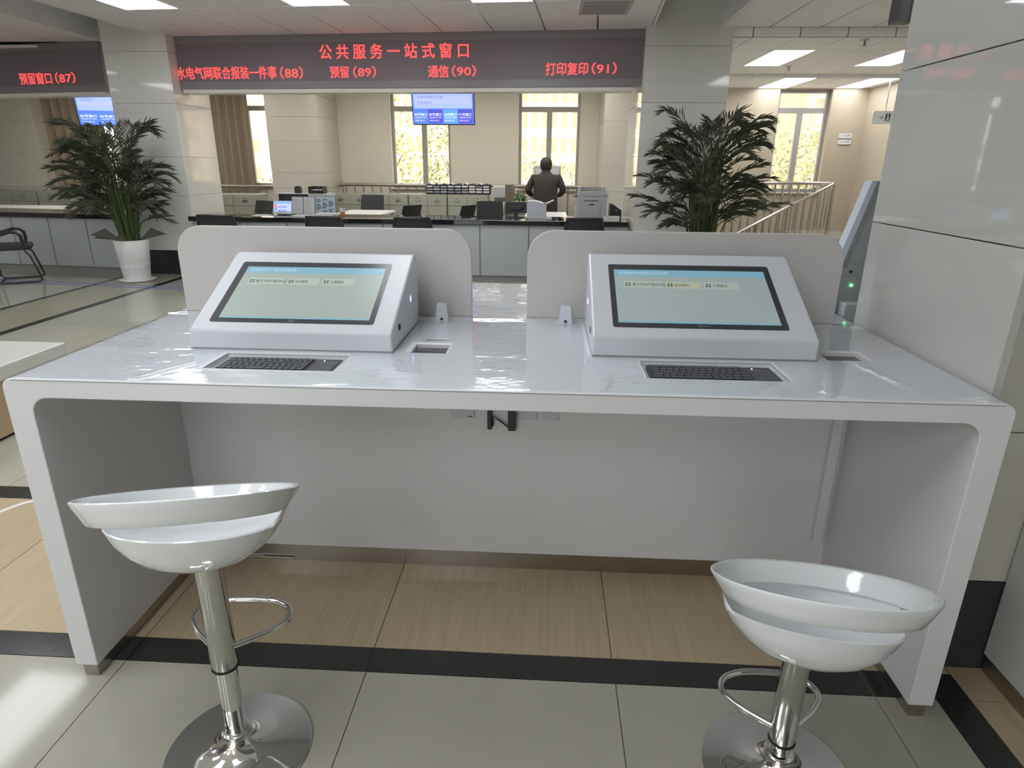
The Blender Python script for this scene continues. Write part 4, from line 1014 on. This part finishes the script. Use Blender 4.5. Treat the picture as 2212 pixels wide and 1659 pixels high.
nk = jv((0, .085, 1.45*k), .052, sh); hd0 = jv((0, .10, 1.51*k), (.070, .082), nk); hd1 = jv((0, .11, 1.57*k), (.074, .092), hd0); hd2 = jv((0, .105, 1.62*k), (.055, .07), hd1)
ns = jv((0, .20, 1.53*k), .012, hd0)
for s_ in (-1, 1):
    jv((s_*.083, .10, 1.535*k), .012, hd0)
    a1 = jv((s_*.185, .07, 1.33*k), .065, ch); a2 = jv((s_*.27, .02, 1.12*k), .052, a1); a3 = jv((s_*.22, .24, 1.03*k), .040, a2); a4 = jv((s_*.19, .31, 1.02*k), (.034, .024), a3)
    hs = a4
    for fi in range(4):
        f1 = jv((s_*(.225-.022*fi), .36, 1.02*k), .0095, hs); jv((s_*(.225-.022*fi), .39-.006*abs(fi-1), 1.0*k), .008, f1)
    th1 = jv((s_*.14, .325, 1.01*k), .010, hs); jv((s_*.125, .355, 1.0*k), .0085, th1)
    l1 = jv((s_*.09, 0, .80*k), .095, pel); l2 = jv((s_*.10, .01, .48*k), .062, l1); l3 = jv((s_*.105, -.02, .09), .045, l2); jv((s_*.11, .13, .045), .04, l3)
me = bpy.data.meshes.new('body'); me.from_pydata(V, E_, []); bo = bpy.data.objects.new('body', me); COL.objects.link(bo)
bm = bmesh.new(); bm.from_mesh(me); ly = bm.verts.layers.skin.verify()
for v, r in zip(bm.verts, RAD): v[ly].radius = r; v[ly].use_root = False
bm.verts.ensure_lookup_table(); bm.verts[0][ly].use_root = True; bm.to_mesh(me); bm.free()
bo.modifiers.new('skin', 'SKIN').use_smooth_shade = True; ss = bo.modifiers.new('sub', 'SUBSURF'); ss.levels = 2; ss.render_levels = 2
bpy.context.view_layer.update(); me2 = bpy.data.meshes.new_from_object(bo.evaluated_get(bpy.context.evaluated_depsgraph_get()))
bpy.data.objects.remove(bo); me2.name = 'body'; me2.materials.clear()
for m in (COAT, TROUS, SKIN, RUBBER): me2.materials.append(m)
for q in me2.polygons:
    c = q.center
    q.material_index = 3 if c.z < .085 else 1 if c.z < .80*k else 2 if (c.z > 1.475*k or (c.y > .27 and c.z < 1.1*k)) else 0
me2.shade_smooth(); bo = bpy.data.objects.new('body', me2); link(bo, person); person.scale = (1.14, 1.05, 1)
MB().lathe([(0, .112*k), (.045, .105*k), (.078, .07*k), (.090, .02*k), (.090, -.03*k), (.078, -.085*k), (.066, -.10*k), (0, -.02)], 24, (0, .095, 1.56*k), None, 1.12).build('hair', HAIR, person, smooth=True)
# coat skirt over the hips
MB().lathe([(.19, .74*k), (.185, .90*k), (.18, 1.06*k), (.17, 1.06*k), (.175, .90*k), (.18, .74*k)], 28, (0, .01, 0), None, .78).build('coat_hem', COAT, person, smooth=True)

# ------------------------------------------------------------------ potted palms
def palm(label, x, y, seed, H, spread, bias, n=34, pot=True, sx=1.):
    random.seed(seed)
    t = thing('potted_palm', label, 'plant', (x, y, 0), 0, 'tall potted palms')
    MB().lathe([(0, 0), (.155, 0), (.158, .02), (.175, .19), (.178, .20), (.174, .205), (.180, .22), (.176, .225), (.182, .24), (.178, .245), (.184, .26), (.205, .52), (.200, .53), (.190, .53), (.186, .50), (0, .49)], 40).build('planter', POTW, t, smooth=True)
    MB().lathe([(0, .488), (.187, .495), (.10, .51), (0, .512)], 24).build('soil', SOIL, t)
    MB().lathe([(0, 0), (.20, 0), (.225, .02), (.22, .022), (.19, .012), (0, .012)], 36).build('saucer', POTW, t)
    for k in range(n):
        a_ = k*2.39996+random.uniform(-.3, .3); r0 = random.uniform(0, .11)
        p0 = Vector((r0*math.cos(a_), r0*math.sin(a_), .50)); lev = random.random()
        phi = a_+random.uniform(-.6, .6); d = Vector((math.cos(phi)*sx, math.sin(phi)*.75, 0))+Vector((bias[0], bias[1], 0))*.4
        if d.y > 0: d.y *= .25
        LF = spread*random.uniform(.65, 1.05)
        hc = .62+(H-.62)*(.08+.58*lev)
        p1 = p0+Vector((0, 0, hc-.5))+d*LF*(.10+.14*(1-lev))
        el = random.uniform(-.10, .30)+.35*lev; dn = d.normalized()
        p2 = p1+d*LF*.50+Vector((0, 0, LF*(.28+.40*lev))); p3 = p1+d*LF*(1.0-.25*lev)+Vector((0, 0, LF*el))
        pts = []
        for i in range(8): u = i/7; pts.append(p0.lerp(p1, u) + Vector((random.uniform(-.004, .004), random.uniform(-.004, .004), 0)))
        arc = [((1-u)**2)*p1+2*u*(1-u)*p2+u*u*p3 for u in [i/12 for i in range(1, 13)]]
        path = pts+arc
        fr = MB(); fr.cur = 1
        fr.tube(path, [.008]*8+[.006-.0045*i/12 for i in range(12)], 5); fr.cur = 0
        nl = 17
        for i in range(nl):
            u = .10+.90*i/(nl-1); q = ((1-u)**2)*p1+2*u*(1-u)*p2+u*u*p3
            tn = (2*(1-u)*(p2-p1)+2*u*(p3-p2)).normalized(); sd = tn.cross(Vector((0, 0, 1)))
            sd = sd.normalized() if sd.length > .05 else Vector((1, 0, 0)); up = sd.cross(tn).normalized()
            ln = .235*(math.sin(math.pi*min(1, .18+u*.80))**.6)*random.uniform(.8, 1.1)
            for s_ in (-1, 1):
                dr = (sd*s_*(.75-.35*u)+tn*(.65+.5*u)+up*random.uniform(-.05, .40)).normalized()
                mid = q+dr*ln*.5; tip = q+dr*ln-Vector((0, 0, ln*random.uniform(.02, .30)))
                wd = dr.cross(up).normalized()*.0085
                fr.add([q, mid+wd, tip, mid-wd], [(0, 1, 2), (0, 2, 3)])
        o = fr.build('frond', [LEAF, STEM], t)
    # a few broad young leaves at the foot
    for k in range(5):
        a_ = random.uniform(0, 6.28); d = Vector((math.cos(a_), math.sin(a_), 0)); q = Vector((0, 0, .52))+d*.1; m_ = q+d*.16+Vector((0, 0, .10+.1*random.random())); e_ = m_+d*.18-Vector((0, 0, .08)); s_ = d.cross(Vector((0, 0, 1)))*.013
        mb = MB(); mb.add([q, m_+s_, e_, m_-s_], [(0, 1, 2), (0, 2, 3)]); mb.build('young_leaf', LEAF, t)
    return t
palm('tall potted palm in a white planter in front of the left pillar', -5.40, 8.16, 11, 2.12, .70, (-.20, 0), 78)
palm('tall palm in front of the right pillar, its pot hidden by the desk', 1.80, 7.75, 23, 2.32, .70, (.0, 0), 82)

# ------------------------------------------------------------------ bench, floor tape, floor arc
t = thing('bench', 'low bench with a pale slab top and tan sides at the left edge', 'bench', (-3.03, 2.6, 0))
BENT = mat('tan_laminate', (.46, .34, .22), .4, noise_amt=.1, nscale=6); BENW = mat('pale_grey_slab', (.55, .55, .51), .35, noise_amt=.05, nscale=4)
MB().box(-1.3, .03, -.6, 1.11, .335, .42).build('seat_slab', BENW, t, bevel=.008); MB().box(-1.27, 0, -.57, 1.08, .02, .335).build('side_panels', BENT, t); MB().box(-1.25, -.02, -.55, 1.06, 0, .02).build('plinth', RUBBER, t)
TAPE = mat('blue_floor_tape', (.09, .14, .42), .5, noise_amt=.2, nscale=30)
for k, (l, py) in enumerate((('upper blue tape line across the floor in front of the counters', 0), ('lower blue tape line across the floor in front of the counters', 4.5))):
    a, b = at_z(-80, 600+py), at_z(470, 624+py); d = (b-a); n_ = Vector((-d.y, d.x, 0)).normalized()*.019
    mb = MB(); mb.prism([(a-n_).to_2d(), (b-n_).to_2d(), (b+n_).to_2d(), (a+n_).to_2d()], .0003, .0012, 'z'); tag(mb.build('floor_tape', TAPE), l, 'floor tape', 'blue floor tape lines')
TAPEW = mat('white_floor_marking', (.72, .71, .68), .5, noise_amt=.05)
mb = MB(); P = [at_z(px, py) for px, py in ((-60, 1128), (-30, 1119), (0, 1106), (30, 1094), (55, 1086), (80, 1081), (110, 1078))]
ft = []
for i, q in enumerate(P):
    d = (P[min(i+1, 6)]-P[max(i-1, 0)]).normalized(); ft.append((q, Vector((-d.y, d.x, 0))*.011))
mb.prism([(q+n_).to_2d() for q, n_ in ft]+[(q-n_).to_2d() for q, n_ in reversed(ft)], .0003, .0012, 'z')
tag(mb.build('floor_marking', TAPEW), 'white curved floor marking on the striped tiles left of the desk', 'floor marking')

# ------------------------------------------------------------------ kiosk behind the pillar, cabinet at the right edge
t = thing('slanted_kiosk', 'pale blue-grey slanted kiosk peeking out behind the big stone pillar', 'kiosk', (1.17, 2.62, 0))
KIO = mat('pale_blue_steel', (.52, .57, .66), .35, noise_amt=.04); KIOD = mat('grey_kiosk_side', (.33, .345, .36), .4, noise_amt=.05)
MB().box(.03, .40, .0, .40, 0, .80).build('pedestal', KIOD, t, bevel=.01)
MB().prism([(-.02, .92), (-.03, 1.10), (.06, 1.45), (.085, 1.45), (.0, 1.10), (.01, .92)], 0, .055, 'y').build('front_plate', KIO, t, bevel=.003)
MB().prism([(.01, .80), (.01, .92), (.0, 1.10), (.085, 1.45), (.40, 1.45), (.40, .80)], .008, .05, 'y').build('housing', KIOD, t, bevel=.003)
MB().tube([(.02, .007, 1.12), (.10, .007, 1.44)], .003, 5).build('side_groove', COUNTS, t)
MB().box(.022, .09, -.05, .03, .80, .985).build('receipt_printer', SHELL, t, bevel=.004)
for nm, m, xx, zz in (('status_light', LEDGREEN, .052, 1.045), ('side_screw', BLACK, .04, 1.10)): MB().box(xx, xx+.009, .0, .012, zz, zz+.009).build(nm, m, t)
t = thing('grey_cabinet', 'light grey cabinet with a steel plinth at the lower right edge', 'cabinet', (1.40, .55, 0))
CABG = mat('light_grey_board', (.55, .57, .54), .35, noise_amt=.04)
MB().box(.0, .55, 0, 1.145, .06, 1.3).build('body', CABG, t, bevel=.004); MB().box(.006, .55, .006, 1.139, 0, .06).build('plinth', STEEL, t)
MB().box(-.008, 0, .02, .55, .10, 1.26).build('door', CABG, t, bevel=.002)

# ------------------------------------------------------------------ signs at the stairs
a = at(1882, 268, 11.6); b = at(1960, 240, 11.6)
t = thing('exit_sign', 'hanging white exit sign with a running figure and arrow near the stairs', 'exit sign', (a.x, 11.6, a.z)); w = b.x-a.x; h = b.z-a.z
SIGNW = mat('sign_white', (.72, .72, .73), .4, noise_amt=.03); SIGND = mat('sign_dark', (.04, .045, .05), .5, noise_amt=.1)
MB().prism(rpoly([(0, 0), (w, 0), (w, h), (0, h)], .03), 0, .03, 'y').build('sign_plate', SIGNW, t, smooth=True)
px_ = w/78
MB().box(30*px_, 41*px_, -.004, 0, h*.24, h*.80).build('pictogram', SIGND, t)
fig = MB(); F = [((34.5, .62), (36, .50)), ((36, .52), (33, .44)), ((36, .50), (38.5, .44)), ((36, .50), (35.2, .38)), ((35.2, .38), (32.5, .28)), ((35.5, .40), (38, .27))]
for p, q in F: fig.tube([(p[0]*px_, -.006, p[1]*h), (q[0]*px_, -.006, q[1]*h)], .008, 5)
fig.lathe([(0, -.004), (.014, 0), (0, .004)], 10, (35*px_, -.006, h*.70), Matrix.Rotation(math.pi/2, 4, 'X')); fig.build('running_figure', SIGNW, t)
ar = MB()
for o_ in (0, 4): ar.tube([((21+o_)*px_, -.003, h*.64), ((16.5+o_)*px_, -.003, h*.53), ((21+o_)*px_, -.003, h*.42)], .006, 5)
ar.build('arrow', LOGO, t)
lettering('安全出口', 26*px_, h*.28, SIGND, t, (58*px_, -.003, h*.58)); lettering('EXIT', 16*px_, h*.14, SIGND, t, (58*px_, -.003, h*.30))
c = at(1913, 240, 11.6); MB().tube([(c.x-a.x, .015, h-.01), (c.x-a.x, .015, 2.84-a.z)], .012, 8).build('hanging_rod', SIGNW, t)
for k, (y0, y1, body, l) in enumerate(((288, 300, '↗小心台阶', 'upper small step-warning plate on the sand wall'), (301, 313, '↘小心台阶', 'lower small step-warning plate on the sand wall'))):
    x0, x1, z0, z1 = rect(1812-2*k, y0, 1841-2*k, y1, 12.985); t = thing('warning_plate', l, 'sign', ((x0+x1)/2, 12.985, (z0+z1)/2), 0, 'step-warning plates')
    w, h = x1-x0, z1-z0; MB().box(-w/2, w/2, 0, .014, -h/2+.012, h/2-.006).build('plate', SIGNW, t); MB().box(-w/2, w/2, -.002, .014, -h/2, -h/2+.014).build('bottom_edge', COUNTS, t)
    lettering(body, w*.8, h*.42, SIGND, t, (0, -.002, .01))

# ------------------------------------------------------------------ stair balustrade
t = thing('stair_balustrade', 'chrome stair balustrade with sloping handrail behind the right palm', 'railing', (0, 12.2, 0))
SST = mat('polished_steel', (.66, .62, .58), .18, 1., noise_amt=.05, nscale=10)
A = at(1500, 394, 12.2); B = at(1803, 394, 12.2); zt = B.z-.02
MB().tube([(A.x, 0, zt), (B.x, 0, zt)], .03, 10).build('level_handrail', SST, t, smooth=True)
C0 = at(1560, 520, 11.55); C1 = at(1800, 398, 12.15)
MB().tube([(C0.x, -.65, C0.z), (C1.x, -.05, C1.z)], .026, 10).build('sloping_handrail', SST, t, smooth=True)
MB().tube([(B.x, 0, 0), (B.x, 0, zt+.02)], .03, 10).build('newel_post', SST, t, smooth=True)
n = 18
for k in range(n):
    x = A.x+(B.x-A.x)*(k+.5)/n; MB().tube([(x, 0, 0), (x, 0, zt)], .021, 8).build('baluster', SST, t, smooth=True)
n = 16
for k in range(1, n):
    u = k/n; x = C0.x+(C1.x-C0.x)*u; y = -.65+.60*u; z = C0.z+(C1.z-C0.z)*u
    if z > .12: MB().tube([(x, y, max(0, z-1.0)), (x, y, z)], .019, 8).build('baluster', SST, t, smooth=True)

# ------------------------------------------------------------------ bits on the ceiling
p = at(1307, 10, 6.7); t = thing('ceiling_unit', 'pale grey flat ceiling unit cut by the top edge, right of the middle', 'ceiling unit', (p.x, 6.7, 2.86))
MB().box(-.24, .24, -.3, .3, .0, .14).build('housing', PRINTERG, t, bevel=.01)
for k in range(4): MB().box(-.2, .2, -.24+k*.13, -.16+k*.13, -.004, 0).build('grille_slat', COUNTS, t)
p = at(1950, 46, 4.6); t = thing('ceiling_projector_box', 'dark box hanging from the ceiling at the top of the big pillar', 'hanging box', (p.x, 4.6, p.z))
MB().box(-.03, .03, 0, .13, .0, 3.0-p.z).build('front_plate', PRINTERD, t, bevel=.004); MB().box(.03, .08, .01, .12, .0, 3.0-p.z).build('side_plate', BLACK, t, bevel=.004)
for k, (px, py, z, l) in enumerate(((1869, 86, z2, 'fire sprinkler head on the right ceiling nearer the viewer'), (1704, 143, z2, 'fire sprinkler head between the two ceiling lights on the right'))):
    q = at_z(px, py, z); t = thing('sprinkler', l, 'sprinkler', (q.x, q.y, z-.06), 0, 'sprinkler heads')
    MB().lathe([(0, .0), (.012, 0), (.012, .06), (0, .06)], 10).build('stem', COUNTS, t); MB().lathe([(0, .05), (.05, .05), (.05, .058), (0, .058)], 14).build('rosette', SHELL, t)
    MB().lathe([(0, -.004), (.028, -.004), (.028, 0), (0, 0)], 12).build('deflector', COUNTS, t)

# ------------------------------------------------------------------ outdoors
ground = MB().box(-80, 90, 13.6, 140, -6.2, -6).build('ground_outside', mat('outside_ground', (.40, .36, .27), .9, noise_amt=.2, nscale=1)); tag(ground, None, None, kind='structure')
FAC = mat('pale_facade', (.78, .74, .64), .7, noise_amt=.05, nscale=.5); FWIN = mat('facade_window', (.30, .25, .19), .3, noise_amt=.3, nscale=1); FAC2 = mat('sand_facade', (.62, .50, .34), .7, noise_amt=.1, nscale=.5)
def building(label, x0, x1, y, z1, px, pz, ww, wh, m, z0=-6, d=12, zs=-3.5):
    t = thing('building', label, 'building', (x0, y, z0))
    MB().box(0, x1-x0, 0, d, 0, z1-z0).build('wall', m, t); MB().box(-.3, x1-x0+.3, -.3, d, z1-z0, z1-z0+.6).build('roof', m, t)
    n = int((x1-x0-1)/px); r = int((z1-zs-1)/pz)
    for j in range(r):
        MB().box(0, x1-x0, -.15, 0, zs-z0+j*pz-.55, zs-z0+j*pz-.25).build('floor_band', m, t)
        for i in range(n):
            slab('window', ww, .1, wh, FWIN, t, (.8+i*px, -.05, zs-z0+j*pz))
    return t
building('pale office block with rows of narrow windows seen through the middle windows', -23.5, 9, 95, 14, 1.35, 3.25, .75, 2.0, FAC)
building('pale block seen through the sunlit strip beside the curtain', -50, -32, 80, 8, 2.2, 3.0, 1.2, 1.5, FAC)
b1 = building('sand-coloured block seen through the stairwell window', 18.0, 29.0, 76, 24, 6.0, 3.4, .9, 1.5, FAC2)
b2 = thing('building', 'sand-coloured tower with stacked balconies at the right of the stairwell window', 'building', (22.5, 62, -6))
MB().box(0, 9, 0, 10, 0, 32).build('wall', FAC2, b2)
for k in range(9):
    bb = MB().box(1.2, 4.0, -1.1, 0, 2.5+k*2.6, 2.7+k*2.6).build('balcony', FAC2, b2); MB().box(1.2, 4.0, -1.1, -1.0, 2.7+k*2.6, 3.5+k*2.6).build('parapet', FAC, bb)
    MB().box(1.6, 2.4, -.05, .05, 2.9+k*2.6, 4.6+k*2.6).build('window', FWIN, b2); MB().box(.3, .9, -.05, .05, 3.0+k*2.6, 4.4+k*2.6).build('window', FWIN, b2)
TLEAF = mat('sunlit_tree_leaf', (.30, .30, .13), .6, noise_amt=.4, nscale=2, rnd=.2); BARK = mat('bark', (.16, .12, .08), .9, noise_amt=.4, nscale=4)
def tree(label, x, y, ztop, rw, rh, seed, n=1500):
    random.seed(seed); t = thing('tree', label, 'tree', (x, y, -6), 0, 'trees outside the windows'); cz = ztop-rh+6
    MB().tube([(0, 0, 0), (.1, 0, cz*.5), (0, .1, cz)], [.18, .13, .07], 8).build('trunk', BARK, t, smooth=True)
    for k in range(5):
        a_ = k*1.26; MB().tube([(0, 0, cz*.8), (rw*.5*math.cos(a_), rw*.5*math.sin(a_), cz+rh*.3)], [.07, .03], 6).build('branch', BARK, t)
    mb = MB()
    for k in range(n):
        while True:
            q = Vector((random.uniform(-1, 1), random.uniform(-1, 1), random.uniform(-1, 1)))
            if .25 < q.length < 1 and noise.noise(q*2.3+Vector((seed, 0, 0))) > -.28: break
        c = Vector((q.x*rw, q.y*rw, cz+q.z*rh)); d1 = Vector((random.gauss(0, 1), random.gauss(0, 1), random.gauss(0, 1))).normalized(); d2 = d1.orthogonal().normalized()
        s_ = random.uniform(.10, .22); mb.add([c-d1*s_, c+d2*s_*.5, c+d1*s_, c-d2*s_*.5], [(0, 1, 2, 3)])
    mb.build('crown', TLEAF, t)
tree('leafy tree filling the left middle window', -9.3, 36, 5.2, 3.0, 4.5, 1); tree('leafy tree behind the tray rack in the left middle window', -5.9, 44, 5.0, 2.6, 4.2, 2)
tree('leafy tree low behind the person at the right middle window', -.6, 40, 2.5, 3.0, 3.8, 3); tree('leafy tree low in the stairwell window', 13.6, 38, 3.6, 2.6, 4.0, 5)
tree('leafy tree at the right of the stairwell window', 18.3, 47, 4.4, 2.2, 4.0, 6); tree('leafy tree in the sunlit strip beside the curtain', -17.0, 37, 1.2, 2.6, 3.4, 7)
